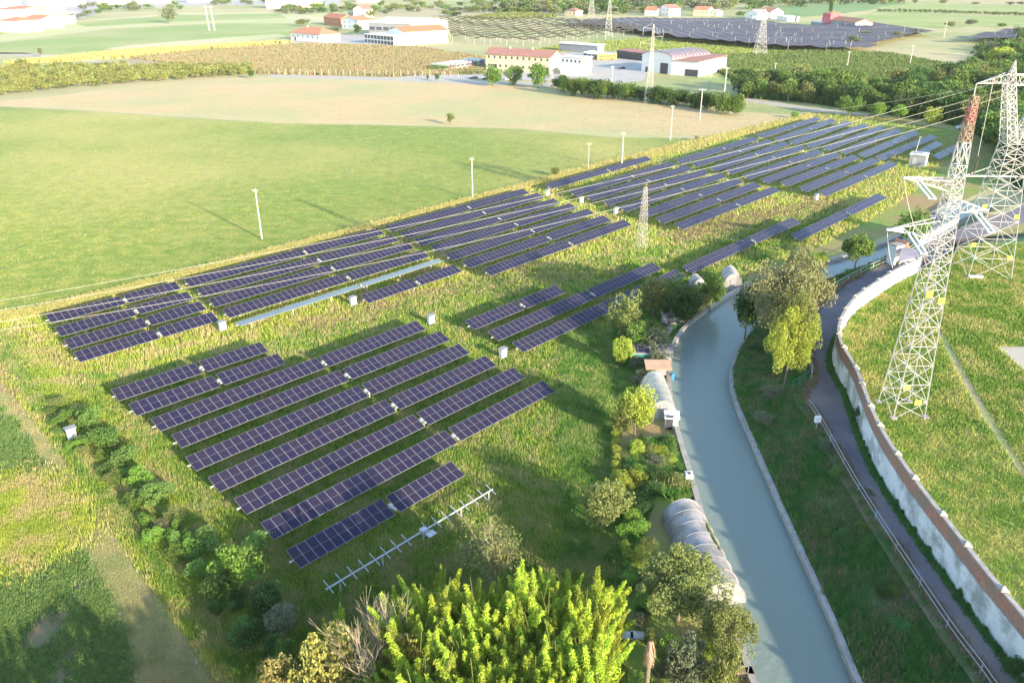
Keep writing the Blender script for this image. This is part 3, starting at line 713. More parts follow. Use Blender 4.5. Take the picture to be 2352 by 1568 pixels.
# ================================================================ INVERTER CABINETS
def cabinet(px, py, label, s=.82):
    p = G(px, py + 8, 0); t = empty('inverter_cabinet', p, R(43), label, 'cabinet', 'white inverter cabinets between the rows')
    mb = MB(); mb.box((0, 0, 1.0), (1.1 * s, .7 * s, 1.2)); mb.build('housing', M_WHITE, t)
    mb = MB(); mb.box((0, 0, 1.68), (1.45 * s, 1.05 * s, .08)); mb.build('rain_roof', M_GREY, t)
    mb = MB(); mb.box((.12, -.37 * s, 1.0), (.45, .03, .8)); mb.build('door', M_ALU, t)
    for sx in (-1, 1):
        mb = MB(); mb.box((sx * .45, 0, .2), (.08, .5, .45)); mb.build('leg', M_STEEL, t)
for px, py, l in [(513, 754, 'white inverter cabinet beside the end of the small left block'), (812, 696, 'white inverter cabinet below the pale tilted row'),
                  (990.5, 739, 'white inverter cabinet above the end of the foreground rows'), (1155.5, 817, 'grey roofed inverter cabinet right of the foreground rows'),
                  (1257, 444.5, 'small white cabinet near the first row behind the mast block'), (1335, 461, 'small white cabinet midway between centre block and mast block'),
                  (1414, 486, 'white cabinet just left of the rusty lattice mast'), (1874, 454.5, 'white cabinet below the nine row block'),
                  (168, 1003, 'white box half hidden in the weeds beside the mown path')]:
    cabinet(px, py, l)

# concrete hut
p0, p1 = G(2086, 381, 0), G(2123, 385, 0)
d = p1 - p0; t = empty('concrete_hut', p0, math.atan2(d.y, d.x), 'small grey concrete hut with pole at the end of the rows', 'hut')
mb = MB(); w = d.length
mb.box((w / 2, 2.2, 1.5), (w, 4.4, 3)); mb.build('wall', M_GREY, t)
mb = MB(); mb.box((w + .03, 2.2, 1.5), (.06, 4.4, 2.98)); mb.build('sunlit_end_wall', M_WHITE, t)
mb = MB(); mb.box((w / 2, 2.2, 3.1), (w + .5, 4.9, .2)); r_ = mb.build('roof', M_CONC, t)
mb = MB(); mb.box((w * .5, 2, 3.35), (1.5, 1.2, .3)); mb.build('roof_vent', M_GREY, r_)
mb = MB(); mb.box((w * .3, -.02, 1.2), (1, .05, 2.2)); mb.build('door', M_STEEL, t)
mb = MB(); mb.bar((.8, 3, 3.1), (1.2, 3, 7.2), .12, .08, n=6); mb.box((1.25, 3, 7.3), (.5, .3, .25)); mb.build('pole', M_CONP, t)

# ================================================================ LATTICE TOWERS
def lattice(levels, w, m, parent, name='lattice_body', brace=None, rz=0, close=True):
    """levels: (z, halfwidth x, halfwidth y, cx, cy)"""
    mb = MB(); brace = brace or w * .55
    def cs(l):
        z, hx, hy = l[:3]; cx, cy = (l[3], l[4]) if len(l) > 3 else (0, 0)
        return [Vector((cx + sx * hx, cy + sy * hy, z)) for sx, sy in ((-1, -1), (1, -1), (1, 1), (-1, 1))]
    for l0, l1 in zip(levels[:-1], levels[1:]):
        A, B = cs(l0), cs(l1)
        for k in range(4):
            mb.bar(A[k], B[k], w, n=4); j = (k + 1) % 4
            mb.bar(A[k], B[j], brace); mb.bar(A[j], B[k], brace)
            if close: mb.bar(B[k], B[j], brace)
    return mb.build(name, m, parent)
def levels(z0, z1, a0, a1, n, p=1.0):
    out = []
    for i in range(n + 1):
        t = 1 - (1 - i / n) ** p; out.append((z0 + (z1 - z0) * t, a0 + (a1 - a0) * t, a0 + (a1 - a0) * t))
    return out
def arm(parent, root0, root1, tip, m, w=.06, name='cross_arm', hang=None):
    """three-legged lattice arm from two root heights to a tip; half depth .7"""
    mb = MB(); tip = Vector(tip); hy = .75
    R0 = [Vector(root0) + Vector((0, s * hy, 0)) for s in (-1, 1)]; R1 = [Vector(root1) + Vector((0, s * hy * .8, 0)) for s in (-1, 1)]
    for r_ in R0 + R1: mb.bar(r_, tip, w)
    n = 4
    for i in range(1, n):
        t = i / n; a, b, c, e = [r_.lerp(tip, t) for r_ in R0 + R1]; t2 = (i - 1) / n; a2, b2, c2, e2 = [r_.lerp(tip, t2) for r_ in R0 + R1]
        for x, y in ((a, b), (c, e), (a, c), (b, e), (a2, b), (a2, c), (b2, e)): mb.bar(x, y, w * .5)
    return mb.build(name, m, parent)
def insulator(parent, p, q, m=M_INS, double=True, r=.13):
    mb = MB(); p, q = Vector(p), Vector(q); d = (q - p).normalized(); s = d.cross(Vector((0, 0, 1))).normalized() * .24
    n = int((q - p).length / .2)
    for o in ((-1, 1) if double else (0,)):
        for i in range(n):
            c = p.lerp(q, (i + .5) / n) + s * o; mb.bar(c - d * .06, c + d * .03, r, r * .45, n=6)
        mb.bar(p + s * o, q + s * o, .04)
    if double: mb.bar(p - s * 1.4, p + s * 1.4, .05); mb.bar(q - s * 1.4, q + s * 1.4, .05)
    return mb.build('insulator_string', m, parent)
def plate(parent, p):
    mb = MB(); mb.box((0, 0, 0), (.7, .05, .62)); o = mb.build('warning_plate', M_YEL, parent); o.location = p; return o

# pylon 1
p = G(2069, 942, MZ); base1 = Vector((p.x, p.y, MZ))
t1 = empty('power_pylon', base1, R(3), 'tall white lattice pylon with rusty red top right of the curving road', 'pylon')
def z1(py): return Zat(base1, py) - MZ
zt = z1(327); lv = [(0, 1.75, 1.75)]
zs = [0, 1.9, 4.0, 6.2, 8.4, 10.6, 12.7, 14.6, 16.2, 17.6, 18.9, 20.1, 21.2, 22.2, 23.2, 24.1, 25.0, 26.0, 27.1, zt]
lv = [(z, 1.75 - (1.75 - .42) * min(1, z / zt) ** .95, 1.75 - (1.75 - .42) * min(1, z / zt) ** .95) for z in zs if z <= zt]
lattice(lv, .07, M_STEEL, t1, brace=.035)
lattice([(zt, .42, .42), (zt + .9, .38, .38), (zt + 1.8, .34, .34)], .07, M_RUST, t1, 'rusty_section', .045)
lattice([(zt + 1.8, .34, .34), (zt + 2.6, .3, .3), (zt + 3.3, .28, .28)], .09, M_RED, t1, 'red_section', .06)
lattice([(zt + 3.3, .28, .28), (zt + 4.2, .24, .24), (z1(228), .1, .1)], .07, M_RUST, t1, 'tower_top', .045)
def tipx(px, py, z, yoff=0):  # local tip position for a photo pixel at height z
    g = G(px, py, z + MZ) - base1; return Vector((g.x, g.y, g.z))
def local_tip(base, px, py):
    """point of the vertical plane y = base.y through the pixel"""
    u = (px - 1176) / F; a = TH - math.atan((784 - py) / F); z = H - base.y * math.tan(a)
    dep = base.y * CT + (H - z) * ST; return Vector((u * dep - base.x, 0, z - base.z))
for (tx, ty, ry0, ry1, tag_) in ((2074, 407, 412, 436, 'l'), (2269, 484, 484, 458, 'r'), (2035, 525, 545, 503, 'l')):
    tip = local_tip(base1, tx, ty); s = -1 if tip.x < 0 else 1
    arm(t1, (s * .8, 0, z1(ry0)), (s * .75, 0, z1(ry1)), tip, M_STEEL, .07)
    mb = MB(); inn = tip * 1; inn.x -= s * 1.7; inn.z -= .02 if s < 0 else -.05
    mb.bar(tip + Vector((s * .1, 0, 0)), inn, .16); mb.build('arm_end_beam', M_STEEL, t1)
def wpt(px, py, z): return G(px, py, z) - base1
for (a_, b_, za) in (((2106, 416), (2132, 455), 32.4), ((2246, 492), (2272, 534), 29.2), ((2087, 532), (2112, 581), 26.4)):
    tp = local_tip(base1, *a_); q_ = wpt(b_[0], b_[1], tp.z + MZ - .35)
    insulator(t1, tp, q_)
    # jumper cable curving down behind the arm
for (tx, ty, ex, ey) in ((2074, 412, 2096, 512), (2035, 532, 2048, 614)):
    a_ = local_tip(base1, tx, ty); b_ = local_tip(base1, ex, ey); mb = MB(); pts = [a_.lerp(b_, i / 8) + Vector((-.12 * math.sin(math.pi * i / 8), 0, 0)) for i in range(9)]
    mb.path(pts, .03, 4); mb.build('jumper_cable', M_WIRE, t1)
for px, py in ((2146, 679), (2118, 665), (2089, 906), (2068, 875)):
    q_ = local_tip(base1, px, py); q_.y = -1.9 + q_.z * .035 if px in (2146, 2089) else -1.4; plate(t1, q_)
for sx in (-1, 1):
    for sy in (-1, 1):
        mb = MB(); mb.box((sx * 1.78, sy * 1.78, 0), (.6, .6, .5)); mb.build('footing', M_COPE, t1)

# pylon 2 (its right half lies outside the photo)
p = G(2250, 625, MZ); base2 = Vector((p.x, p.y, MZ))
t2 = empty('power_pylon', base2, R(-4), 'wide based white lattice pylon at the right edge with forked head', 'pylon')
def z2(py): return Zat(base2, py) - MZ
zw = z2(328); zb = z2(195); zp = z2(140)
lv = [(zw * f, 3.3 - 1.9 * f, 3.3 - 1.9 * f) for f in (0, .16, .31, .44, .56, .67, .77, .86, .93, 1.0)]
lattice(lv, .09, M_STEEL, t2, brace=.045)
for s, nm in ((-1, 'l'), (1, 'r')):
    h1 = zb - zw
    L_ = [(zw + h1 * f, .75 - .1 * f, 1.3 - .6 * f, s * (.75 + 2.0 * f), 0) for f in (0, .14, .28, .42, .56, .70, .85, 1.0)]
    lattice(L_, .085, M_STEEL, t2, 'head_column', .05)
    lattice([(zb, .6, .7, s * 2.75, 0), (zb + (zp - zb) * .4, .4, .45, s * 2.75, 0), (zb + (zp - zb) * .75, .2, .2, s * 2.75, 0), (zp, .05, .05, s * 2.75, 0)], .07, M_STEEL, t2, 'peak', .045)
    arm(t2, (s * 3.3, 0, zb + .3), (s * 3.3, 0, zb + 1.6), (s * 7.4, 0, zb + .1), M_STEEL, .075)
    insulator(t2, (s * 7.4, 0, zb), (s * 7.4, -.2, zb - 3.2), M_INS, False, .1)
    mb = MB(); mb.bar((s * 2.1, -.7, zw + h1 * .78), (s * .15, -.7, zw + .9), .09); mb.bar((s * 2.1, .7, zw + h1 * .78), (s * .15, .7, zw + .9), .09); mb.build('window_strut', M_STEEL, t2)
mb = MB()
for yy in (-.7, .7):
    for zz in (zb, zb + 1.4): mb.bar((-2.2, yy, zz), (2.2, yy, zz), .08)
    for i in range(6):
        x0 = -2.2 + i * .733; mb.bar((x0, yy, zb + 1.4 * (i % 2)), (x0 + .733, yy, zb + 1.4 * ((i + 1) % 2)), .045)
mb.build('head_beam', M_STEEL, t2)
mb = MB(); mb.bar((-6.2, -.6, z2(403)), (1.5, -.6, z2(403)), .17); mb.bar((-6.2, -.6, z2(403)), (-2, .6, z2(385)), .07); mb.build('lower_arm', M_STEEL, t2)
insulator(t2, (-5.2, -.6, z2(400)), (-4.9, -.4, z2(360)), M_BRINS, True, .14)
insulator(t2, (-4.9, -.4, z2(358)), (-5.1, 0, zb + .1), M_WIRE, False, .03)
mb = MB(); mb.bar((-3, -3.1, .3), (-1, -3.1, .3), .3); mb.build('base_beam', M_WHITE, t2)
for px, py in ((2247, 466), (2316, 487), (2219, 550), (2296, 577)):
    q_ = local_tip(base2, px, py); q_.y = -(3.4 - 1.9 * q_.z / zw); plate(t2, q_)

# small rusty mast in the field
p = G(1473, 571, 0); t = empty('lattice_mast', p, R(20), 'slim rusty lattice mast standing in the field centre', 'mast'); b_ = Vector((p.x, p.y, 0)); ztop = Zat(b_, 430)
lattice([(ztop * f, .85 - .6 * f, .85 - .6 * f) for f in [i / 12 for i in range(13)]], .035, M_CONP, t, brace=.02)
for f in (.55, .7, .82):
    mb = MB(); mb.bar((-1.1, 0, ztop * f), (1.1, 0, ztop * f), .05); mb.build('cross_arm', M_RUST, t)
mb = MB(); mb.bar((0, 0, ztop), (0, 0, ztop + .9), .05); mb.build('spike', M_RUST, t)

def far_tower(px, py, top, hw, label, arms, m=M_STEEL, n=9, th=.12, rz=0.0):
    p = G(px, py, 0); t = empty('power_pylon', p, 0, label, 'pylon'); zt = Zat(p, top)
    lattice([(zt * f, hw * (1 - .88 * f ** .9), hw * (1 - .88 * f ** .9)) for f in [i / n for i in range(n + 1)]], th, m, t, brace=th * .55)
    for (tx, ty) in arms:
        q_ = local_tip(p, tx, ty); s = -1 if q_.x < 0 else 1; r_ = hw * .3
        mb = MB(); mb.bar((s * r_, 0, q_.z - .3), q_, th * .8); mb.bar((s * r_, 0, q_.z + 1.6), q_, th * .6); mb.build('cross_arm', m, t)
        insulator(t, q_, q_ - Vector((0, 0, 2.6)), M_INS, False, th * 1.1)
    return t
far_tower(1489, 237, 56, 1.6, 'white lattice pylon rising from the tan stubble field', [(1478, 64), (1521, 84), (1471, 99)], M_STEEL, 14, .08)
far_tower(1397, 84, -8, 3.0, 'distant lattice pylon beyond the striped vineyard', [(1380, 30), (1420, 18)], M_STEEL, 9, .13)
far_tower(1358, 40, -30, 3.6, 'farthest lattice pylon in front of the woods at the top', [], M_STEEL, 8, .15)
far_tower(1744, 131, 22, 3.7, 'wide lattice pylon in front of the white farm houses', [(1728, 40), (1762, 34)], M_STEEL, 9, .13)

# ================================================================ UTILITY POLES
def pole(px, py, top, label, r=.16, arm_=0, m=M_CONP):
    p = G(px, py, 0); t = empty('utility_pole', p, 0, label, 'pole', 'utility poles'); z = Zat(p, top)
    mb = MB(); mb.bar((0, 0, -.2), (0, 0, z), r * 1.2, r * .75, n=7); mb.build('shaft', m, t)
    k = max(1, r / .16)
    mb = MB(); mb.box((0, 0, z - .5), (1.0 * k + arm_, .12 * k, .14 * k)); a_ = mb.build('crossarm', M_STEEL, t)
    mb = MB()
    for x in (-.45 * k - arm_ / 2, 0, .45 * k + arm_ / 2): mb.bar((x, 0, z - .43), (x, 0, z - .15), .06 * k, n=5)
    mb.build('insulator', M_INS, a_)
    return t
pole(601.7, 549, 433, 'pale concrete pole casting a thin shadow on the green meadow')
pole(1085.5, 458, 361, 'pale pole at the meadow edge above the centre block')
pole(1427, 390, 303, 'tall pale pole at the left end of the block behind the mast', .2)
pole(1351, 390, 327, 'thin metal pole on the meadow corner, topped by a small box', .09, m=M_STEEL)
pole(1539, 322, 242, 'pale pole where green meadow meets tan stubble', .17)
pole(1607, 275, 203, 'pole with short crossarm on the right part of the stubble field', .19, 1.2)
pole(1661, 236, 154, 'tall pale pole beside the dark hedge, right of the white hall', .26, .5)
pole(1404, 215, 152, 'pale pole in front of the hedge, left of the white pylon', .24)
pole(1267.5, 200, 165, 'short pale pole at the end of the yellow building', .22)
pole(1630, 194, 158, 'faint pole in front of the sheet metal hall', .22)
pole(1944.5, 160, 118, 'leaning pale pole at the near edge of the dark vineyard', .25)
pole(2088.5, 153, 104, 'pale pole in the middle of the dark green vineyard', .28)
pole(1779, 168, 145, 'short pole at the left corner of the vineyard', .22)
pole(2167, 88, 50, 'thin pole standing in the far right pasture', .3)
p = G(487, 71, 0); t = empty('twin_pole_mast', p, 0, 'white twin pole mast with crossbeam in the far pasture', 'mast'); z = Zat(p, 14)
for s in (-1, 1):
    mb = MB(); mb.bar((s * 2.3, 0, 0), (s * 2.3 - .6, 0, z), .38, .3, n=6); mb.build('pole', M_WHITE, t)
mb = MB(); mb.box((-.6, 0, z - 1), (9, .4, .5)); cb = mb.build('crossbeam', M_STEEL, t)
for x in (-4, -.6, 2.8):
    mb = MB(); mb.bar((x, 0, z - 1), (x, 0, z - 3), .3, .2, n=6); mb.build('insulator', M_DARK, cb)
# fence posts by the brown orchard and netting poles
for i in range(26):
    px = 640 + i * 16.5; py = 173 + .3 * math.sin(i * 2.1) + (i * .18)
    p = G(px, py, 0); mb = MB(); mb.bar((0, 0, 0), (.1, 0, 3.2), .1, .08, n=5); mb.bar((.1, 0, 3.0), (.1, 2.2, .2), .04, n=4)
    o = mb.build('orchard_post', M_CONP); o.location = p; tag(o, 'pale concrete end post of the brown orchard beside the farm road', 'post', 'orchard end posts')

# ================================================================ POWER LINES
def wire(p, q, sag, r, label, n=26):
    mb = MB(); p, q = Vector(p), Vector(q)
    pts = [p.lerp(q, i / n) - Vector((0, 0, 4 * sag * (i / n) * (1 - i / n))) for i in range(n + 1)]
    mb.path([x - p for x in pts], r, 4); o = mb.build('power_line', M_WIRE); o.location = p
    return tag(o, label, 'cable', 'conductors crossing above the panels')
# four conductors from the pylon head region down to the left edge of the field
R_ = [((2330, 178), 33), ((2330, 200), 32), ((2330, 214), 30), ((2225, 262), 32)]
L_ = [((-60, 700), 12), ((-60, 722), 11.5), ((-60, 750), 11), ((-60, 768), 10.5)]
LB = ['topmost of four power lines above the solar rows', 'second power line from the top above the solar rows', 'third power line from the top above the solar rows', 'lowest of four power lines above the solar rows']
for (a_, za), (b_, zb_), l in zip(R_, L_, LB): wire(G(a_[0], a_[1], za), G(b_[0], b_[1], zb_), 2.2, .022, l)
wire(G(2296, 190, 33), G(1245, 262, 22), 3, .02, 'thin power line crossing in front of the dark wood')
# ================================================================ BUILDINGS
def building(name, label, cat, pl, pr, dep, h, roof, rh, ridge, wm, rm, wins=(0, 0), doors=(), chim=0, eave=.5, group=None, wsize=(1.1, 1.3), wmat=None, side=0):
    A, B = G(*pl), G(*pr); d = B - A; w = d.length; rz = math.atan2(d.y, d.x)
    t = empty(name, A, rz, label, cat, group)
    mb = MB(); mb.box((w / 2, dep / 2, h / 2), (w, dep, h))
    if roof == 'gable':
        if ridge == 'along': mb.add([(0, 0, h), (0, dep, h), (0, dep / 2, h + rh), (w, 0, h), (w, dep, h), (w, dep / 2, h + rh)], [(0, 1, 2), (3, 5, 4)])
        else: mb.add([(0, 0, h), (w, 0, h), (w / 2, 0, h + rh), (0, dep, h), (w, dep, h), (w / 2, dep, h + rh)], [(0, 1, 2), (3, 5, 4)])
    mb.build('wall', wm, t)
    e = eave; mb = MB(); th = .22
    def slab(P):
        P = [Vector(p) for p in P]; n = len(P); mb.add(P + [p + Vector((0, 0, th)) for p in P], [tuple(range(n - 1, -1, -1)), tuple(range(n, 2 * n))] + [(i, (i + 1) % n, n + (i + 1) % n, n + i) for i in range(n)])
    if roof == 'gable' and ridge == 'along':
        k = e * rh / (dep / 2)
        slab([(-e, -e, h - k + .02), (w + e, -e, h - k + .02), (w + e, dep / 2, h + rh + .02), (-e, dep / 2, h + rh + .02)])
        slab([(-e, dep / 2, h + rh + .02), (w + e, dep / 2, h + rh + .02), (w + e, dep + e, h - k + .02), (-e, dep + e, h - k + .02)])
    elif roof == 'gable':
        k = e * rh / (w / 2)
        slab([(-e, -e, h - k + .02), (w / 2, -e, h + rh + .02), (w / 2, dep + e, h + rh + .02), (-e, dep + e, h - k + .02)])
        slab([(w / 2, -e, h + rh + .02), (w + e, -e, h - k + .02), (w + e, dep + e, h - k + .02), (w / 2, dep + e, h + rh + .02)])
    elif roof == 'hip':
        i_ = min(w, dep) / 2; z = h + .02; a, b, c, f = (-e, -e, z), (w + e, -e, z), (w + e, dep + e, z), (-e, dep + e, z)
        if w >= dep: g_, j_ = (i_, dep / 2, h + rh), (w - i_, dep / 2, h + rh)
        else: g_, j_ = (w / 2, i_, h + rh), (w / 2, dep - i_, h + rh)
        if w >= dep: slab([a, b, j_, g_]); slab([c, f, g_, j_]); slab([b, c, j_]); slab([f, a, g_])
        else: slab([a, b, g_]); slab([b, c, j_, g_]); slab([c, f, j_]); slab([f, a, g_, j_])
    elif roof == 'barrel':
        n = 8; P = []
        for i in range(n + 1):
            a_ = math.pi * i / n; P.append((w / 2 - (w / 2 + e) * math.cos(a_), h + rh * math.sin(a_) + .02))
        for (x0, z0), (x1, z1_) in zip(P[:-1], P[1:]): slab([(x0, -e, z0), (x1, -e, z1_), (x1, dep + e, z1_), (x0, dep + e, z0)])
        mb2 = MB(); mb2.add([(x, .01, z - .02) for x, z in P], [tuple(range(n + 1))]); mb2.build('gable_wall', wm, t)
    else: slab([(-e, -e, h + .02), (w + e, -e, h + .02), (w + e, dep + e, h + .02 + rh), (-e, dep + e, h + .02 + rh)])
    r_ = mb.build('roof', rm, t)
    for i in range(chim):
        mb = MB(); mb.box((w * (.3 + .35 * i), dep * .45, h + rh + .3), (.7, .7, 1.4)); mb.build('chimney', wm, r_)
    nx, ny = wins; ww, wh = wsize; wmat = wmat or M_WIN
    for j in range(ny):
        for i in range(nx):
            x = w * (i + .5) / nx; z = h * (j + .58) / max(1, ny); mb = MB(); mb.box((0, 0, 0), (ww, .1, wh)); o = mb.build('window', wmat, t); o.location = (x, -.02, z)
    for i in range(side):
        mb = MB(); mb.box((0, 0, 0), (.1, ww, wh)); o = mb.build('window', wmat, t); o.location = (w + .02, dep * (i + .5) / side, h * .6)
    for x, dw, dh in doors:
        mb = MB(); mb.box((0, 0, dh / 2), (dw, .12, dh)); o = mb.build('door', M_DARK, t); o.location = (w * x, -.03, 0)
    return t
M_STRIPE = mat('striped sheet roof', (.17, .12, .15), (.21, .16, .19), scale=.5)
building('yellow_building', 'long two storey cream yellow building with red brown roof and white end wall', 'building', (1117, 160), (1264, 170), 12, 8.2, 'gable', 2.4, 'along', M_CREAM, M_TILE2, (11, 2), ((.12, 4, 3), (.5, 3.5, 2.6), (.93, 3.5, 2.6)), 2, .8)
t = building('sheet_hall', 'white hall with dark striped vaulted roof and dark gate', 'hall', (1473, 164), (1541, 172), 30, 7.6, 'barrel', 2.8, 'across', M_WHITE, M_STRIPE, doors=((.76, 5, 5.2), (.2, 2.5, 2.5)))
for i in range(11):
    mb = MB(); P = []
    A, B = G(1473, 164), G(1541, 172); w_ = (B - A).length
    for k in range(9):
        a_ = math.pi * k / 8; P.append(Vector((w_ / 2 - (w_ / 2 + .5) * math.cos(a_), 1 + i * 2.8, 7.6 + 2.8 * math.sin(a_) + .3)))
    mb.path(P, .1, 4); mb.build('skylight_strip', M_WHITE, t)
building('sheet_hall', 'hall with cream wall and flat red roof right of the striped roof', 'hall', (1542, 172), (1603, 177), 32, 6.9, 'flat', .9, '', M_WHITE, M_TILE2, doors=((.75, 7, 3.2),), side=5, wsize=(.4, 5), wmat=M_GREY)
building('low_building', 'low white flat roofed building with ramps right of the yellow building', 'building', (1288, 150), (1336, 154), 6, 4.5, 'flat', .3, '', M_WHITE, M_WHITE, (5, 1))
building('low_building', 'white car port roof right below the low white building', 'building', (1288, 172), (1342, 174), 6, 3, 'flat', .8, '', M_WHITE, M_WHITE)
building('stair_tower', 'small cream tower block standing in the yard', 'building', (1334, 170), (1352, 171), 4, 8, 'flat', .1, '', M_CREAM, M_WHITE)
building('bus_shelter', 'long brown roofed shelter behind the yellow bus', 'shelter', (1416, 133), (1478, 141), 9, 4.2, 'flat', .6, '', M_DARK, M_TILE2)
building('white_canopy', 'white canopy roof at the back of the bus yard', 'canopy', (1284, 117), (1372, 124), 7, 4.6, 'flat', .5, '', M_GREY, M_WHITE)
building('warehouse', 'long white warehouse with bright orange roof', 'warehouse', (929, 104), (1029, 98), 22, 8.4, 'gable', 3.0, 'along', M_WHITE, M_ORTILE, (0, 0))
building('warehouse', 'low white flat building with dark grid windows left of the orange roof', 'warehouse', (838, 100), (905, 107), 20, 6.2, 'flat', .2, '', M_WHITE, M_WHITE, (9, 2), wsize=(3.0, 2.2))
building('warehouse', 'big white roofed hall behind the orange roofed warehouse', 'warehouse', (848, 82), (945, 86), 55, 9.5, 'gable', 3, 'along', M_GREY, M_WHITE, (6, 1), wsize=(5, 2.5))
building('farm_house', 'white house with hipped terracotta roof left of the warehouses', 'house', (669, 92), (736, 98), 18, 5.2, 'hip', 4.0, 'along', M_WHITE, M_TILE, (6, 1), ((.15, 1.6, 2.6),), 1, 1.0)
building('town_house', 'brick red house with trees around it behind the terracotta house', 'house', (745, 57), (784, 62), 14, 7, 'gable', 3, 'along', M_TILE, M_ORTILE, (4, 2), (), 1)
building('town_house', 'white house with pink roof beside the brick red house', 'house', (786, 66), (824, 69), 16, 7.5, 'gable', 3, 'across', M_WHITE, M_TILE, (3, 2), (), 0)
building('town_house', 'pale blue gabled house standing alone up the slope', 'house', (812, 39), (838, 40), 14, 8, 'gable', 4, 'across', M_WHITE, M_TILE2, (3, 2), (), 0)
building('town_house', 'grey annex left of the pale blue gabled house', 'house', (800, 38), (813, 39), 10, 4, 'flat', .5, '', M_GREY, M_GREYR, (2, 1))
building('pink_house', 'bright pink farm tower house beside the netted field', 'house', (1886, 60), (1904, 62), 12, 11, 'hip', 2, '', M_PINK, M_TILE, (2, 2))
building('farm_building', 'grey farm building with long red roof next to the pink tower', 'barn', (1906, 62), (1962, 70), 16, 6, 'gable', 3, 'along', M_GREY, M_TILE, (4, 1), side=2)
building('farm_building', 'small white shed left of the pink tower', 'barn', (1862, 58), (1884, 61), 9, 3.2, 'flat', .5, '', M_GREY, M_WHITE)
building('farm_house', 'small pinkish house in front of the far woods', 'house', (1297, 37), (1322, 38), 14, 5.5, 'hip', 3, '', M_CREAM, M_TILE2, (3, 1))
building('farm_house', 'red roofed farm house at the far edge, left of centre right', 'house', (1480, 36), (1508, 37), 16, 6, 'gable', 3.5, 'along', M_WHITE, M_TILE, (4, 1))
building('farm_house', 'white farm house adjoining the far red roofed house', 'house', (1511, 36), (1536, 38), 16, 8, 'gable', 4, 'across', M_WHITE, M_TILE2, (3, 2))
building('farm_house', 'far house with orange roof and white windows by the dark net field', 'house', (1592, 37), (1626, 38), 16, 7, 'gable', 3, 'along', M_CREAM, M_TILE, (5, 1))
building('farm_house', 'far low white house right of the orange roof', 'house', (1628, 37), (1646, 38), 10, 5, 'gable', 2, 'across', M_WHITE, M_GREYR, (2, 1))
building('farm_house', 'pale gable ended barn at the upper edge of the net field', 'house', (1711, 44), (1738, 46), 16, 6, 'gable', 3.5, 'across', M_WHITE, M_GREYR, (1, 1))
building('farm_house', 'red roofed house right behind the pale barn', 'house', (1740, 43), (1768, 45), 18, 7, 'gable', 4, 'along', M_WHITE, M_TILE, (4, 1))
building('farm_building', 'long low white shed right of the lattice pylon at the net field', 'barn', (1782, 46), (1808, 50), 12, 4, 'flat', .5, '', M_WHITE, M_WHITE, (3, 1))
town = [((0, 50), (42, 52), 12, M_WHITE), ((46, 48), (92, 49), 10, M_CREAM), ((2, 74), (44, 76), 9, M_WHITE), ((55, 66), (96, 68), 8, M_WHITE), ((104, 56), (150, 56), 7, M_WHITE), ((-40, 62), (-6, 64), 9, M_WHITE),
        ((70, 28), (130, 28), 14, M_CREAM), ((150, 16), (200, 14), 12, M_WHITE), ((10, 24), (50, 22), 14, M_WHITE), ((225, 12), (300, 10), 14, M_WHITE), ((315, 8), (380, 8), 13, M_CREAM), ((612, 20), (680, 20), 15, M_WHITE), ((690, 18), (742, 17), 13, M_CREAM),
        ((430, 6), (480, 6), 14, M_WHITE), ((820, 6), (870, 6), 12, M_WHITE)]
TL = ['white apartment block at the left edge of the town', 'cream apartment block beside the left edge block', 'low white house at the left end of the pasture road', 'white house with flat front near the town trees',
      'white row house at the right end of the town', 'white house cut by the left frame edge', 'wide cream block in the second line of the town', 'white block behind the town trees', 'tall white block in the upper left corner',
      'wide white block at the top, left of the bushy trees', 'cream block at the top, right of the bushy trees', 'big white hospital like building at the top', 'cream wing right of the big white building', 'small white block at the top above the pasture', 'white building at the top edge near the woods']
for (a_, b_, h_, m_), l in zip(town, TL):
    building('town_house', l, 'building', a_, b_, 22, h_, random.choice(['hip', 'flat', 'gable']), 3 if h_ < 12 else 2, 'along', m_, random.choice([M_TILE, M_WHITE, M_CREAM]), (6, 3 if h_ > 9 else 2), group='town buildings')

# ================================================================ VEHICLES
def wheels(t, L, Wd, r, xs):
    for x in xs:
        for s in (-1, 1):
            mb = MB(); mb.bar((x, s * (Wd / 2 - .12), r), (x, s * (Wd / 2 + .06), r), r, n=12); w_ = mb.build('wheel', M_TYRE, t)
def loft_body(prof, Wd, inset, zi):
    """side profile (x, z) extruded across, narrowed above height zi"""
    mb = MB(); n = len(prof); y = Wd / 2
    A = [(x, -(y - (inset if z > zi else 0)), z) for x, z in prof]; B = [(x, (y - (inset if z > zi else 0)), z) for x, z in prof]
    mb.add(A + B, [(i, (i + 1) % n, n + (i + 1) % n, n + i) for i in range(n)] + [tuple(range(n - 1, -1, -1)), tuple(range(n, 2 * n))]); return mb
def bus(px, py, rz, m, label, L=11.5, group='parked coaches'):
    p = G(px, py); t = empty('coach', p, rz, label, 'bus', group)
    loft_body([(0, .35), (L, .35), (L, 2.9), (L - .25, 3.2), (.3, 3.25), (0, 2.9), (-.12, 1.6)], 2.5, .12, 2.6).build('body', m, t)
    for s in (-1, 1):
        mb = MB(); mb.box((L / 2 + .2, s * 1.235, 2.05), (L - 1.2, .06, .85)); mb.build('side_windows', M_WIN, t)
    mb = MB(); mb.box((-.09, 0, 2.0), (.12, 2.1, 1.25)); mb.build('windscreen', M_WIN, t)
    mb = MB(); mb.box((L * .6, 0, 3.3), (2.4, 1.6, .25)); mb.build('roof_unit', M_WHITE, t)
    wheels(t, L, 2.5, .5, (2.3, L - 3)); return t
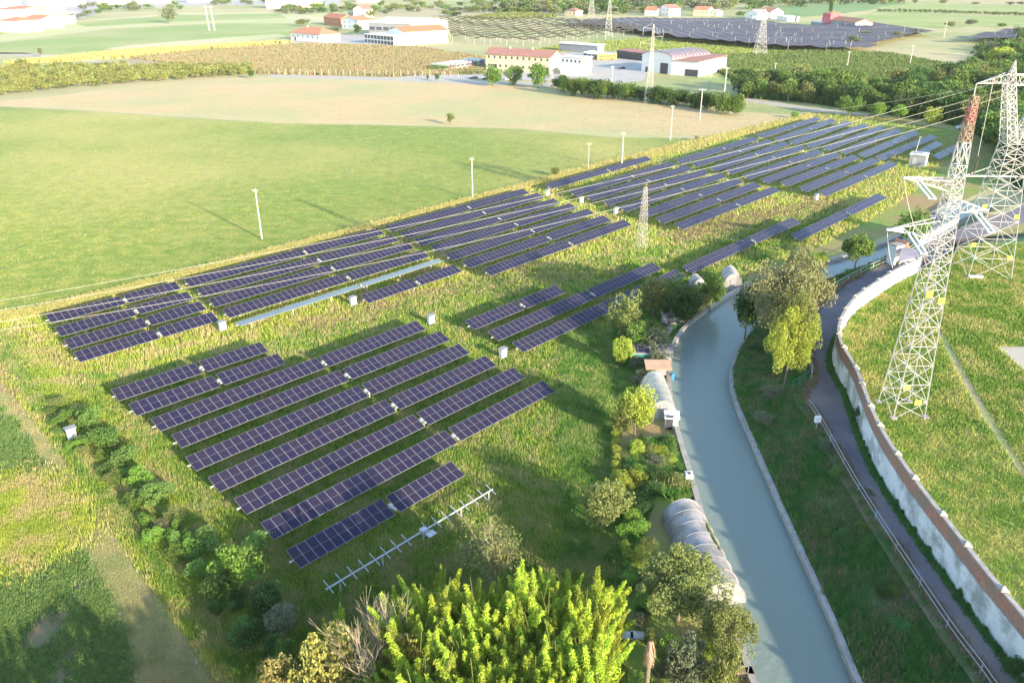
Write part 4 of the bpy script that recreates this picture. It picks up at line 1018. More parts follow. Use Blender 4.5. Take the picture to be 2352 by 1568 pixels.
def car(px, py, rz, m, label, L=4.3, h=1.45, cat='car', name='parked_car', z=0, group='cars parked by the yard'):
    p = G(px, py, z); t = empty(name, p, rz, label, cat, group)
    van = h > 1.7
    if van: pr = [(0, .3), (L, .3), (L, 1.9), (L - .1, h), (1.5, h), (.6, 1.15), (0, .95)]
    else: pr = [(0, .3), (L, .3), (L, .9), (L - .5, 1.0), (L - 1.2, h), (1.9, h), (1.1, .95), (0, .8)]
    loft_body(pr, 1.8 if not van else 2.0, .16, 1.1).build('body', m, t)
    Wd = 1.8 if not van else 2.0
    for s in (-1, 1):
        mb = MB(); mb.box((L * .52, s * (Wd / 2 - .1), h - .32), (L * .42, .14, .34)); mb.build('side_window', M_WIN, t)
    mb = MB(); x0, z0, x1, z1_ = (1.13, .97, 1.88, h - .04) if not van else (.63, 1.18, 1.45, h - .05)
    mb.add([(x0, -.75, z0 + .04), (x0, .75, z0 + .04), (x1 - .02, .65, z1_ + .03), (x1 - .02, -.65, z1_ + .03)], [(0, 1, 2, 3)]); mb.build('windscreen', M_WIN, t)
    wheels(t, L, Wd, .33, (.8, L - .8)); return t
bl = [('pale green coach at the left end of the coach row', M_BUSG), ('white and pink coach, second from the left in the coach row', M_BUSR), ('yellowish white coach, third from the left', M_CREAM), ('white coach, fourth from the left in the row', M_WHITE),
      ('white coach, fifth from the left in the row', M_VAN), ('pinkish white coach, sixth from the left', M_BUSR), ('grey coach, seventh from the left', M_GREY), ('green grey coach, eighth from the left', M_BUSG), ('dark blue coach nearest the yellow building', M_BUSB)]
for i, ((l, m), (x, y)) in enumerate(zip(bl, [(1030, 163.3), (1041.3, 161.5), (1051.7, 160.3), (1062, 158.8), (1071.5, 157.3), (1081.7, 155.8), (1091, 154.3), (1101, 152.2), (1110.5, 150.6)])):
    bus(x, y, R(142), m, l)
bus(1371, 138, R(13), M_BUSY, 'bright yellow bus parked side on in the yard', 11.8)
bus(1362, 137, R(50), M_GREY, 'dark fronted coach just left of the yellow bus')
bus(1353, 135, R(55), M_WHITE, 'white coach, second to the left of the yellow bus')
bus(1344, 133, R(60), M_VAN, 'white coach, third to the left of the yellow bus')
for x, y, m, l in [(1078, 181.5, M_CARD, 'dark car on the farm road, left of two'), (1107, 183.5, M_CARD, 'dark blue car on the farm road near the hedge trees'), (1160, 185, M_VAN, 'white car between the round hedge trees'),
                   (1003, 161.5, M_CARD, 'dark car in front of the coach row'), (1014, 164, M_GREY, 'grey car near the clipped hedge'), (1418, 159, M_CARD, 'dark car in the shadow beside the white hall'), (1185, 165, M_BLUE, 'blue and white van behind the round trees')]:
    car(x, y, R(8), m, l)
car(2196, 297, R(-10), M_VAN, 'white van parked at the edge of the dark wood', 6.2, 2.3, 'van', 'parked_van', group=None)
car(2140, 507, R(40), M_GREY, 'grey car by the canal behind the pylons', 4.3, 1.45, group=None)

# ================================================================ FIELD STRUCTURES FAR BACK
grass('brown_orchard_rows', [(300, 134), (480, 116), (700, 101), (960, 109), (1115, 133), (1110, 170), (900, 176), (600, 170), (420, 149)], 36000, 1.0, .6, leafm('leaf dry brown', (.35, .30, .16), (.28, .30, .12), (.38, .28, .18), sc=.08), seed=51, label='wide mass of brownish orchard rows under poles', cat='orchard', blades=4)
grass('vineyard_rows', [(1645, 134), (1780, 124), (1900, 118), (2050, 127), (2170, 152), (2190, 185), (2050, 200), (1720, 196), (1640, 165)], 24000, 1.7, .6, L_DARK2 if 'L_DARK2' in globals() else leafm('leaf vineyard', (.11, .17, .05), (.19, .24, .07), sc=.2), seed=53, label='dense dark green vineyard rows behind the hedge', cat='vineyard', blades=4)
grass('crop_rows', [(1170, 122), (1300, 102), (1500, 87), (1800, 109), (1890, 116), (1640, 131), (1400, 119)], 12000, .5, .5, L_GRASSR, seed=55, label='bright green crop behind the bus yard', cat='crop')
grass('yellow_maize_edge', [(0, 150), (300, 118), (480, 108), (640, 98), (680, 98), (480, 116), (300, 134)], 6000, 1.8, .5, L_STRAWG, seed=57, label='golden strip of tall crop above the orchard', cat='crop')
grass('pasture_bushes', [(1060, 44), (1200, 28), (1280, 40), (1180, 44)], 1500, 2.5, 1.2, L_OLIVE, seed=58, label='scattered scrub in the tan pasture at the top', cat='scrub')

POSTM = {}
def post_mesh(h, r):
    k = (h, r)
    if k not in POSTM:
        mb = MB(); mb.bar((0, 0, 0), (0, 0, h), r, r * .8, n=5); me = bpy.data.meshes.new('net_post'); me.from_pydata(mb.v, [], mb.f); me.materials.append(M_CONP); me.update(); POSTM[k] = me
    return POSTM[k]
# pale hail-net rows left
RN = [(104, 1090, 1240), (98.5, 1040, 1300), (93, 1034, 1345), (88, 1034, 1390), (83, 1032, 1425), (78.5, 1030, 1450), (74, 1030, 1470), (70, 1030, 1480), (66, 1030, 1465), (62, 1030, 1445), (58, 1020, 1420), (54.5, 1012, 1380), (51, 1008, 1330)]
for i, (y, x0, x1) in enumerate(RN):
    A, B = G(x0, y - 2), G(x1, y + (x1 - x0) * .012); t = empty('hail_net_row', A, 0, '%s rolled hail net row of the striped vineyard, counted from the front' % (ORD[i] if i < 10 else ['eleventh', 'twelfth', 'thirteenth'][i - 10]), 'vineyard net', 'striped vineyard rows')
    n = int((B - A).length / 6); mb = MB(); P = []
    for k in range(n + 1): P.append((B - A) * (k / n) + Vector((0, 0, 4.2 + (.9 if k % 2 else -.3) + .4 * math.sin(k * .5 + i))))
    for a_, b_ in zip(P[:-1], P[1:]): mb.bar(a_, b_, .5, n=4)
    mb.build('rolled_net', M_NETL, t)
    mb = MB()
    for k in range(0, n + 1, 2): q_ = (B - A) * (k / n); mb.bar(q_, q_ + Vector((0, 0, 4.6)), .16, n=4)
    tag(mb.build('net_posts', M_CONP, t), kind='stuff')
# dark net canopy
def canopy(px, z, label, nposts, seed):
    P = [G(a, b, z) for a, b in px]; o = P[0]; t = empty('hail_net_canopy', (o.x, o.y, 0), 0, label, 'net canopy')
    xs = [p.x for p in P]; ys = [p.y for p in P]; poly = [(p.x, p.y) for p in P]; mb = MB(); st = 9
    X = np.arange(min(xs), max(xs), st); Y = np.arange(min(ys), max(ys), 12)
    gx, gy = np.meshgrid(X, Y); inside = inpoly(gx.ravel(), gy.ravel(), poly).reshape(gx.shape)
    for j in range(len(Y)):
        for i in range(len(X)):
            if inside[j, i]:
                x, y = X[i] - o.x, Y[j] - o.y; zc = z + .12 * math.sin(X[i] * .7 + Y[j] * .4); m_ = z - .5
                mb.add([(x, y, zc), (x + st / 2, y, m_), (x + st, y, zc), (x + st, y + 12, zc), (x + st / 2, y + 12, m_), (x, y + 12, zc)], [(0, 1, 4, 5), (1, 2, 3, 4)])
    mb.build('net', M_NET, t)
    rng = random.Random(seed); k = 0
    sky_ = []
    while k < nposts:
        a_ = rng.uniform(min(p[0] for p in px), max(p[0] for p in px)); b_ = rng.uniform(min(p[1] for p in px), max(p[1] for p in px)); q_ = G(a_, b_, z)
        if inpoly(np.array([q_.x]), np.array([q_.y]), poly)[0]:
            w_ = link('net_post', post_mesh(z + 2.2, .13), t); w_.location = (q_.x - o.x, q_.y - o.y, 0); k += 1
    return t
canopy([(1268, 47), (1430, 41), (1700, 42), (1850, 60), (1990, 52), (2130, 72), (2060, 80), (1970, 112), (1800, 106), (1560, 86), (1400, 62)], 4.0, 'huge dark purple grey hail net canopy over the far orchard', 99, 5)
canopy([(2200, 86), (2300, 68), (2500, 50), (2600, 70), (2450, 86)], 4.0, 'dark net canopy at the right edge of the photo', 20, 6)

# ================================================================ GARDEN SHEDS, GREENHOUSES
def tunnel(name, far, near, wpx, hgt, m, label, nh, ends=True):
    A, B = G(*far), G(*near); d = B - A; L = d.length; rz = math.atan2(d.y, d.x) ; r = wpx / 2 * depth(B) / F
    t = empty(name, A, rz, label, 'greenhouse'); n = 12; mb = MB(); seg = max(8, nh * 3); V = []
    for j in range(seg + 1):
        for i in range(n + 1):
            a_ = math.pi * i / n; sag = 1 - .035 * abs(math.sin(math.pi * j * nh / seg)); V.append((L * j / seg, -r * math.cos(a_) * sag, hgt * math.sin(a_) * sag))
    mb.add(V, [(j * (n + 1) + i, j * (n + 1) + i + 1, (j + 1) * (n + 1) + i + 1, (j + 1) * (n + 1) + i) for j in range(seg) for i in range(n)])
    if ends: mb.add(V[:n + 1], [tuple(range(n + 1))]); mb.add(V[-n - 1:], [tuple(range(n + 1))])
    mb.build('cover', m, t, smooth=True)
    for j in range(nh + 1):
        mb = MB(); mb.path([(L * j / nh, -(r + .02) * math.cos(math.pi * i / n), (hgt + .02) * math.sin(math.pi * i / n)) for i in range(n + 1)], .035, 4); mb.build('hoop', M_GREY, t)
    mb = MB(); mb.box((L + .03, 0, .95), (.06, .9, 1.9)); mb.build('door', M_GREY, t)
    if wpx > 100:
        P = [(L * x, (r + .05) * math.cos(a), (hgt + .05) * math.sin(a)) for x, a in ((.22, .95), (.3, .8), (.45, .9), (.6, .85), (.62, 1.0), (.45, 1.08), (.3, 1.02))]
        mb = MB(); mb.add(P, [tuple(range(len(P)))]); mb.build('tear', L_OLIVE, t)
    return t
tunnel('poly_tunnel', (1566, 1192), (1658, 1388), 112, 2.4, M_PLAST, 'large white plastic tunnel greenhouse with torn side near the canal', 7)
tunnel('poly_tunnel', (1500, 893), (1522, 962), 66, 2.5, M_PLAST2, 'clear grey plastic tunnel beside the canal wall', 5)
tunnel('poly_tunnel', (1672, 648), (1682, 668), 46, 3.0, M_PLAST, 'bright white dome tunnel beside the big brown tree', 2)
tunnel('poly_tunnel', (1594, 660), (1606, 672), 34, 2.4, M_PLAST, 'small white tunnel half behind the garden tree', 2)
def shed(px, py, w, d_, h, rz, wm, rm, label, name='garden_shed', slope=.25, open_=False):
    p = G(px, py); t = empty(name, p, rz, label, 'shed')
    if open_:
        for x in (.1, w - .1):
            for y in (.1, d_ - .1): mb = MB(); mb.box((x, y, h / 2), (.12, .12, h)); mb.build('post', M_WOOD, t)
        mb = MB(); mb.box((w / 2, d_ - .1, h * .5), (w - .3, .06, h * .9)); mb.build('back_wall', wm, t)
    else:
        mb = MB(); mb.box((w / 2, d_ / 2, h / 2), (w, d_, h)); mb.build('wall', wm, t)
        mb = MB(); mb.box((w * .3, -.02, .95), (.8, .06, 1.9)); mb.build('door', M_DARK, t)
    mb = MB(); mb.add([(-.2, -.2, h + .01), (w + .2, -.2, h + .01), (w + .2, d_ + .2, h + slope), (-.2, d_ + .2, h + slope), (-.2, -.2, h + .09), (w + .2, -.2, h + .09), (w + .2, d_ + .2, h + slope + .08), (-.2, d_ + .2, h + slope + .08)],
                      [(3, 2, 1, 0), (4, 5, 6, 7), (0, 1, 5, 4), (1, 2, 6, 5), (2, 3, 7, 6), (3, 0, 4, 7)]); r_ = mb.build('roof', rm, t); return t
shed(1484, 884, 2.9, 1.9, 2.3, R(-2), M_GREY, M_TANR, 'garden shed with tan plywood roof beside the canal', open_=True)
mb = MB()
t = shed(1450, 846, 2.3, 1.7, 2.2, R(-4), M_GREENP, M_ALU, 'green shed roofed with two dark solar panels', slope=.3)
for i in range(3):
    o = link('solar_module', MOD1, t); o.matrix_local = Matrix.Translation((.0 + i * .78, .9, 2.5)) @ Matrix.Rotation(R(9), 4, 'X') @ Matrix.Diagonal((.76, .8, 1, 1))
shed(1512, 838, 1.6, 1.6, 2.0, R(-4), M_GREY, M_GREYR, 'small dark roofed lean-to close to the canal wall')
shed(1528, 986, 1.35, 1.1, 1.5, R(-6), M_WHITE, M_WHITE, 'small white cabin box by the canal at the tunnel end')
shed(1526, 752, 2.9, 1.4, 1.2, R(12), M_GREY, M_PLAST, 'cluttered white sheet covered shelter by the canal', slope=.7)
shed(1518, 768, 1.3, .9, .6, R(-25), M_GREY, M_PLAST, 'low heap under a white sheet on the garden lawn', 'covered_heap', slope=.3)
p = G(1581, 1106); t = empty('water_tank', p, 0, 'white plastic water tank in a cage next to the canal wall', 'tank')
mb = MB(); mb.box((0, 0, .55), (.75, .7, 1.0)); mb.build('tank', M_WHITE, t)
mb = MB()
for x in (-.4, 0, .4): mb.box((x, -.38, .55), (.04, .04, 1.1)); mb.box((x, .38, .55), (.04, .04, 1.1))
for z in (.1, .55, 1.08): mb.box((0, -.38, z), (.84, .03, .04)); mb.box((0, .38, z), (.84, .03, .04))
mb.build('cage', M_STEEL, t); mb = MB(); mb.bar((0, 0, 1.05), (0, 0, 1.14), .16, n=10); mb.build('lid', M_DARK, t)
p = G(1543, 871); t = empty('barrel', p, 0, 'blue plastic barrel at the corner of the tan roof', 'barrel'); mb = MB(); mb.bar((0, 0, 0), (0, 0, .9), .3, .27, n=12); mb.build('drum', M_BLUE, t); mb = MB(); mb.bar((0, 0, .9), (0, 0, .95), .22, n=10); mb.build('lid', M_GREENP, t)
p = G(1695, 1548); t = empty('red_planter', p, R(-8), 'rusty red metal trough by the canal at the bottom edge', 'trough')
mb = MB(); mb.box((0, 0, .35), (2.2, .7, .5)); mb.build('tray', M_RUST, t)
for x in (-1, 1):
    mb = MB(); mb.box((x * .9, 0, .05), (.08, .6, .2)); mb.build('leg', M_STEEL, t)
mb = MB(); mb.path([(-.6, -.3, .6), (-.6, -.3, 1.2), (.6, -.3, 1.2), (.6, -.3, .6)], .03, 5); mb.build('handle', M_ALU, t)
for px, l in ((1438, 'white board lying left of the garden trench'), (1464, 'white board lying right of the garden trench')):
    p = G(px, 1463); t = empty('white_board', p, R(-6), l, 'board'); mb = MB(); mb.box((0, 0, .25), (1.1, .8, .06)); mb.build('sheet', M_CONC, t); mb = MB(); mb.box((0, 0, .1), (.9, .6, .2)); mb.build('trestle', M_WOOD, t)
# garden fence of sticks, plank bed edge
p = G(1505, 1125); t = empty('stick_fence', p, 0, 'row of thin wooden sticks with dry plants in the vegetable garden', 'fence')
for i in range(9):
    mb = MB(); x = i * .42; mb.bar((x, 0, 0), (x + .05 * math.sin(i * 3), 0, 1.3 + .3 * math.sin(i * 5)), .03, n=5); mb.build('stick', M_TWIG, t)
mb = MB(); mb.bar((0, 0, .7), (3.4, 0, .7), .025); mb.build('rail', M_TWIG, t)
# sign box by the road
p = G(1874, 985, RZ); t = empty('sign_box', p, R(10), 'white sign box on a short post beside the road railing', 'sign')
mb = MB(); mb.bar((0, 0, 0), (0, 0, .9), .05, n=6); mb.build('post', M_STEEL, t); mb = MB(); mb.box((0, 0, 1.25), (.62, .35, .7)); mb.build('box', M_WHITE, t)

# ================================================================ TREES AND SHRUBS
def bare_branches(name, loc, h, spread, label, m=M_TWIG, n=14, seed=1, leaf=None, nl=0):
    rng = random.Random(seed); t = empty(name, loc, 0, label, 'tree'); mb = MB(); tips = []
    def grow(p, d, L, r, k):
        q_ = p + d * L; mb.bar(p, q_, r, r * .65, n=5); tips.append(q_)
        if k == 0: return
        for _ in range(3 if k > 1 else 3):
            a = Vector((rng.uniform(-1, 1), rng.uniform(-1, 1), rng.uniform(-.2, .8))); nd = (d * 1.1 + a * spread).normalized(); grow(p.lerp(q_, rng.uniform(.5, 1)), nd, L * rng.uniform(.6, .85), r * .6, k - 1)
    for i in range(n // 3):
        a = rng.uniform(0, 6.28); grow(Vector((0, 0, 0)), Vector((math.cos(a) * spread * .6, math.sin(a) * spread * .6, 1)).normalized(), h * .36, .075, 4)
    mb.build('branches', m, t)
    if leaf:
        g = np.random.default_rng(seed); T = np.array([tuple(x) for x in tips]); T = T[T[:, 2] > h * .35]; C = T[g.integers(0, len(T), nl)] + g.normal(0, .28, (nl, 3))
        link('foliage', np_mesh('foliage', leaf_quads(C, .22, g), 4, leaf), t)
    return t
def bank_base(px, py, z): p = G(px, py, z); return (p.x, p.y, z)
def tall(name, base, top, wpx, kind, lm, label, cat='tree', z=0, group=None, v=None):
    p = G(base[0], base[1], z); zt_ = Zat(p, top); r = wpx / 2 * depth(Vector((p.x, p.y, (zt_ + z) / 2 + 2))) / F
    return plant(name, (p.x, p.y, z), zt_ - z, r, kind, lm, label, cat, group, v=v)
tall('broadleaf_tree', (1800, 800), 566, 185, 'big', L_BROWN, 'large broad tree with brownish olive crown leaning over the canal', z=1.4, v=0)
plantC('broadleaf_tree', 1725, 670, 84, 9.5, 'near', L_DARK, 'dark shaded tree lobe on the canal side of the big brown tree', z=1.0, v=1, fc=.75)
tall('yellow_tree', (1812, 850), 655, 96, 'big', L_OLIVE, 'tall olive yellow tree in front of the big brown tree', z=1.4, v=2)
tall('yellow_tree', (1800, 892), 700, 112, 'big', L_YEL, 'bright yellow green tree lowest in the clump by the road', z=1.6, v=3)
plantC('yellow_tree', 1880, 597, 46, 4.2, 'near', L_YEL, 'small bright lime tree at the upper edge of the big brown tree', z=.8, v=0)
tall('round_tree', (1960, 632), 537, 84, 'round', L_MID, 'small round crowned tree standing alone above the canal', z=1.3, v=0)
tall('round_tree', (2078, 598), 486, 84, 'round', L_MID, 'round tree behind the arm of the first pylon', z=1.6, v=1)
plantC('round_tree', 2118, 505, 50, 6, 'mid', L_OLIVE, 'pale olive tree just behind the first pylon body', z=0)
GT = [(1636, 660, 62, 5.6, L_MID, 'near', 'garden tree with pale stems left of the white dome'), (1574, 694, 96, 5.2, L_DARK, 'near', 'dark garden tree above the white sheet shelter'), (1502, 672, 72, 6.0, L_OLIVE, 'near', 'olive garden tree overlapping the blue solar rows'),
      (1540, 668, 70, 4.6, L_MID, 'near', 'green garden tree between the olive tree and the canal'), (1440, 722, 76, 6.5, L_OLIVE, 'near', 'tall yellowish tree in front of the long blue solar row'), (1462, 770, 60, 4.0, L_MID, 'near', 'bushy tree below the tall yellowish tree'),
      (1500, 786, 98, 3.2, L_GREY, 'bush', 'wide grey green shrub beside the canal wall'), (1432, 802, 42, 3.8, L_YEL, 'near', 'small yellow tree left of the solar roofed shed'), (1505, 822, 50, 2.6, L_GREY, 'bush', 'feathery pale shrub between the two sheds'),
      (1462, 935, 84, 5.2, L_YEL, 'near', 'yellow tree left of the clear plastic tunnel'), (1430, 960, 62, 3.6, L_OLIVE, 'near', 'olive bush at the foot of the yellow garden tree'), (1388, 1150, 112, 4.6, L_OLIVE, 'near', 'round light olive tree at the garden edge'),
      (1604, 690, 60, 3.8, L_OLIVE, 'near', 'small olive tree touching the canal wall')]
for cx, cy, w_, h_, lm, k, l in GT: plantC('garden_tree', cx, cy, w_ * 1.12, h_ * 1.25, k, lm, l, group='garden trees')
tall('walnut_tree', (1556, 1425), 1262, 225, 'big', L_OLIVE, 'large olive tree with reddish trunk overlapping the white tunnel', v=1)
tall('olive_tree', (1650, 1530), 1370, 150, 'big', L_OLIVE, 'feathery olive tree leaning to the canal at the bottom', v=2)
tall('grey_shrub', (1560, 1600), 1460, 120, 'near', L_GREY, 'grey green shrub right of the dead palm', 'shrub', v=3)
tall('grey_shrub', (1650, 1640), 1470, 90, 'bush', L_OLIVE, 'yellow green shrub beside the red trough', 'shrub')
tall('grey_shrub', (1390, 1500), 1370, 60, 'bush', L_MID, 'dark green shrub at the edge of the bamboo', 'shrub')
tall('gold_tree', (770, 1640), 1445, 170, 'near', L_GOLD, 'golden yellow tree left of the bare twigs at the bottom', v=0)
tall('gold_tree', (655, 1640), 1500, 110, 'near', leafm('leaf orange', (.32, .26, .10), (.28, .26, .08)), 'orange tinted shrub in the bottom left of centre', v=1)
tall('gold_tree', (960, 1640), 1460, 120, 'near', leafm('leaf russet', (.38, .29, .07), (.30, .30, .06)), 'russet leaved tree right of the bare twigs', v=2)
p = G(880, 1610); bare_branches('bare_shrub', p, 9, .5, 'bare pale twigged shrub at the bottom edge', seed=4, n=24)
p = G(1140, 1370); bare_branches('half_bare_tree', p, 8.0, .5, 'half bare tree with pale twigs and yellow leaves above the bamboo', seed=9, n=15, leaf=L_OLIVE, nl=2600)
# dead palm
p = G(1478, 1640); zt_ = Zat(p, 1470); t = empty('dead_palm', p, 0, 'dead palm with hanging straw coloured fronds at the bottom', 'palm')
mb = MB(); mb.bar((0, 0, 0), (0, 0, zt_ - .4), .2, .17, n=8); mb.build('trunk', M_WOOD, t)
rng = np.random.default_rng(3); V = []
for i in range(420):
    a = rng.uniform(0, 6.28); z0 = zt_ - rng.uniform(0, 1.6) * .8; r0 = rng.uniform(.12, .5); l_ = rng.uniform(.6, 1.3)
    c, s_ = math.cos(a), math.sin(a); w_ = .07
    V += [(c * r0 * .3 - s_ * w_, s_ * r0 * .3 + c * w_, z0), (c * r0 * .3 + s_ * w_, s_ * r0 * .3 - c * w_, z0), (c * r0, s_ * r0, z0 - l_)]
link('dead_fronds', np_mesh('dead_fronds', np.array(V), 3, L_STRAW), t)
# bamboo plumes
def bamboo_mesh(seed):
    """several leaning feathery culm tips carrying long thin drooping leaves"""
    rng = np.random.default_rng(seed); P = []; nt = 5
    for k in range(nt):
        n = 1000; a = 2 * math.pi * k / nt + rng.uniform(-.5, .5); top = rng.uniform(.72, 1.0); ln = rng.uniform(.05, .26)
        z = rng.uniform(.15, 1, n) ** .75; r = np.clip((1.02 - z), 0, 1) ** .95 * .13 + .004
        t = rng.uniform(0, 6.28, n); rr = r * rng.uniform(.1, 1.15, n)
        bend = ln * z ** 2
        P.append(np.stack([math.cos(a) * bend + np.cos(t) * rr, math.sin(a) * bend + np.sin(t) * rr, z * top - rr * .6 - bend * .25], 1))
    C = np.concatenate(P)
    return np_mesh('plume', leaf_quads(C, .036, rng, droop=.3, aspect=.2), 4, L_BAMB)
PL = [bamboo_mesh(s) for s in range(6)]
CULM = (lambda mb: (mb.bar((0, 0, 0), (0, 0, .95), .006, .002, n=5), mb)[1])(MB()); me_c = bpy.data.meshes.new('culm'); me_c.from_pydata(CULM.v, [], CULM.f); me_c.materials.append(L_OLIVE); me_c.update()
rb = random.Random(12); cnt = 0; pts = []
bpoly = [(880, 1450), (905, 1400), (1000, 1350), (1100, 1360), (1180, 1340), (1330, 1300), (1395, 1340), (1415, 1420), (1400, 1500), (1410, 1700), (880, 1700), (860, 1600)]
while cnt < 280:
    a_, b_ = rb.uniform(860, 1420), rb.uniform(1300, 1700)
    if not inpoly(np.array([a_]), np.array([b_]), bpoly)[0]: continue
    h_ = rb.uniform(5.0, 9.5) * (.72 if (a_ > 1370 or a_ < 905 or b_ < 1350) and rb.random() < .6 else 1); a_ += rb.uniform(-22, 22); q_ = G(a_, b_, h_ * .8)
    if any((q_.x - x) ** 2 + (q_.y - y) ** 2 < .24 for x, y in pts): continue
    pts.append((q_.x, q_.y)); cnt += 1
    t = empty('bamboo', (q_.x, q_.y, 0), rb.uniform(0, 6.28), 'lime yellow bamboo plume in the big thicket at the bottom', 'bamboo', 'bamboo thicket'); t.scale = (h_ * 1.15, h_ * 1.15, h_)
    t.rotation_euler = (rb.uniform(-.2, .2), rb.uniform(-.2, .2), rb.uniform(0, 6))
    o = link('foliage', PL[cnt % 6], t); link('culm', me_c, t)
    if cnt % 5 == 0: o.material_slots[0].link = 'OBJECT'; o.material_slots[0].material = L_YEL
for a_, b_ in ((778, 1420), (740, 1455), (915, 1420), (1010, 1330)):
    q_ = G(a_, b_, 4); t = empty('bamboo', (q_.x, q_.y, 0), 0, 'single bamboo plume standing left of the thicket', 'bamboo', 'lone bamboo plumes'); t.scale = (5.5, 5.5, 5.2); link('foliage', PL[1], t); link('culm', me_c, t)
# shrub line left of the panels
SH = [(205, 962, 74, 2.6, L_BLUEG), (240, 1005, 84, 2.4, L_MID), (160, 950, 50, 1.8, L_MID), (285, 1052, 76, 2.4, L_BLUEG), (318, 1095, 70, 2.6, L_LIGHT), (350, 1135, 84, 2.4, L_BLUEG), (300, 1150, 50, 1.6, L_MID), (395, 1180, 60, 1.8, L_OLIVE), (372, 1205, 46, 1.4, L_BROWN),
      (470, 1240, 80, 2.4, L_BLUEG), (545, 1300, 120, 4.0, L_LIGHT), (500, 1345, 90, 3.0, L_DARK), (610, 1370, 100, 3.2, L_DARK), (640, 1430, 90, 3.0, L_GREY), (590, 1240, 70, 2.0, L_BLUEG), (560, 1460, 80, 3.0, L_DARK), (130, 925, 44, 1.6, L_OLIVE), (660, 1500, 60, 3.2, L_MID)]
SL = ['pale blue green locust shrub nearest the small white box', 'wide green locust shrub left of the second foreground row', 'small shrub at the upper left start of the shrub line', 'blue green shrub beside the fourth foreground row', 'light green shrub beside the fifth foreground row',
      'broad blue green shrub beside the sixth foreground row', 'low shrub by the mown path, left of the shrub line', 'olive shrub near the seventh foreground row', 'brownish low shrub by the mown path', 'blue green shrub below the eighth foreground row', 'bright green bushy tree at the lower left of the panels',
      'dark shaded shrub left of the bright green bush', 'dark shaded shrub below the bright green bush', 'grey green shaded shrub in the lower left', 'pale shrub beside the left end of the last row', 'dark shrub beside the mown path at the bottom', 'olive tuft shrub at the start of the path', 'green sapling next to the orange shrub']
for (cx, cy, w_, h_, lm), l in zip(SH, SL): plantC('wild_shrub', cx, cy, w_, h_, 'bush', lm, l, 'shrub', 'shrub line left of the panels', fc=.5)
rs = random.Random(21)
for i in range(78):
    u_ = i / 77; cx = 150 + 500 * u_ ** 1.05 + rs.uniform(-45, 45); cy = 935 + 570 * u_ + rs.uniform(-22, 22)
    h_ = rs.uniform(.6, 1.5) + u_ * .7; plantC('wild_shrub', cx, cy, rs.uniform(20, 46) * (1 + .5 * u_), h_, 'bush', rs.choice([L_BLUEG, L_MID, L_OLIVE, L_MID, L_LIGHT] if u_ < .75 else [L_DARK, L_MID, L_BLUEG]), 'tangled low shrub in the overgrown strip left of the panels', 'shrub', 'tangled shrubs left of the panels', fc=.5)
gpoly = [[(1425, 770), (1440, 690), (1560, 640), (1640, 650), (1600, 712), (1545, 735), (1515, 790), (1500, 860), (1462, 870), (1420, 850)], [(1425, 900), (1470, 880), (1480, 990), (1530, 1010), (1575, 1130), (1500, 1140), (1430, 1300), (1418, 1100)], [(1440, 1290), (1490, 1240), (1500, 1420), (1640, 1440), (1700, 1640), (1440, 1640)]]
for n_, gp in zip((26, 30, 26), gpoly):
    c_ = 0
    while c_ < n_:
        cx, cy = rs.uniform(1410, 1700), rs.uniform(640, 1640)
        if not inpoly(np.array([cx]), np.array([cy]), gp)[0]: continue
        c_ += 1; plantC('garden_shrub', cx, cy, rs.uniform(24, 46) * (1 + (cy - 640) / 1500), rs.uniform(.8, 2.2), 'bush', rs.choice([L_MID, L_OLIVE, L_DARK, L_GREY, L_YEL, L_LIGHT]), 'leafy garden shrub on the overgrown plots along the canal', 'shrub', 'garden shrubs along the canal', fc=.5)
for i in range(26):
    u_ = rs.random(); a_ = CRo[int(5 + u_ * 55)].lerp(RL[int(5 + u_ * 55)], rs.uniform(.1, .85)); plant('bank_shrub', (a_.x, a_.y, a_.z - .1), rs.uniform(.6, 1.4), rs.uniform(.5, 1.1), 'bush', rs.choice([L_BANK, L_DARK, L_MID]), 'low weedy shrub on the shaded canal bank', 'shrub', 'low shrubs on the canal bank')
for i in range(60):
    u_ = .08 + .8 * rs.random(); p_ = W[int(u_ * 99)]; plant('foot_shrub', (p_.x - .25, p_.y, RZ - .05), rs.uniform(.3, .9), rs.uniform(.2, .4), 'bush', rs.choice([L_BANK, L_DARK]), 'small weed clump at the foot of the boundary wall', 'shrub', 'weed clumps at the wall foot', single=True)
# bank and wall shrubs
for cx, cy, w_, h_, z_, lm, l in [(1985, 955, 52, 2.2, RZ, L_DARK, 'dark ivy like bush against the boundary wall'), (2225, 1345, 40, 1.4, RZ, L_DARK, 'small dark bush at the foot of the rendered wall'), (1752, 960, 60, 1.6, 1.0, L_GREY, 'grey brown shrub on the canal bank'),
      (1775, 900, 60, 1.8, 1.2, L_GREY, 'dry grey shrub below the yellow trees'), (1745, 800, 50, 1.5, .8, L_DARK, 'dark shrub at the canal edge under the big tree'), (2330, 1530, 60, 1.8, RZ, L_DARK, 'dark shrub at the lower right corner by the wall'),
      (1900, 1030, 50, 1.3, 1.8, L_GREY, 'pale dry shrub under the sign box'), (1990, 1130, 46, 1.0, 2.0, L_GREY, 'dry tuft shrub beside the road railing')]:
    plantC('bank_shrub', cx, cy, w_, h_, 'bush', lm, l, 'shrub', 'bank shrubs', z=z_, fc=.5)
for i in range(9):
    a_ = G(1415, 1000 + i * 18, .5); plant('low_hedge', (a_.x, a_.y, 0), 1.3, .62, 'bush', L_YEL, 'segment of the low yellow green hedge between field and gardens', 'hedge', 'low garden hedge', single=True)
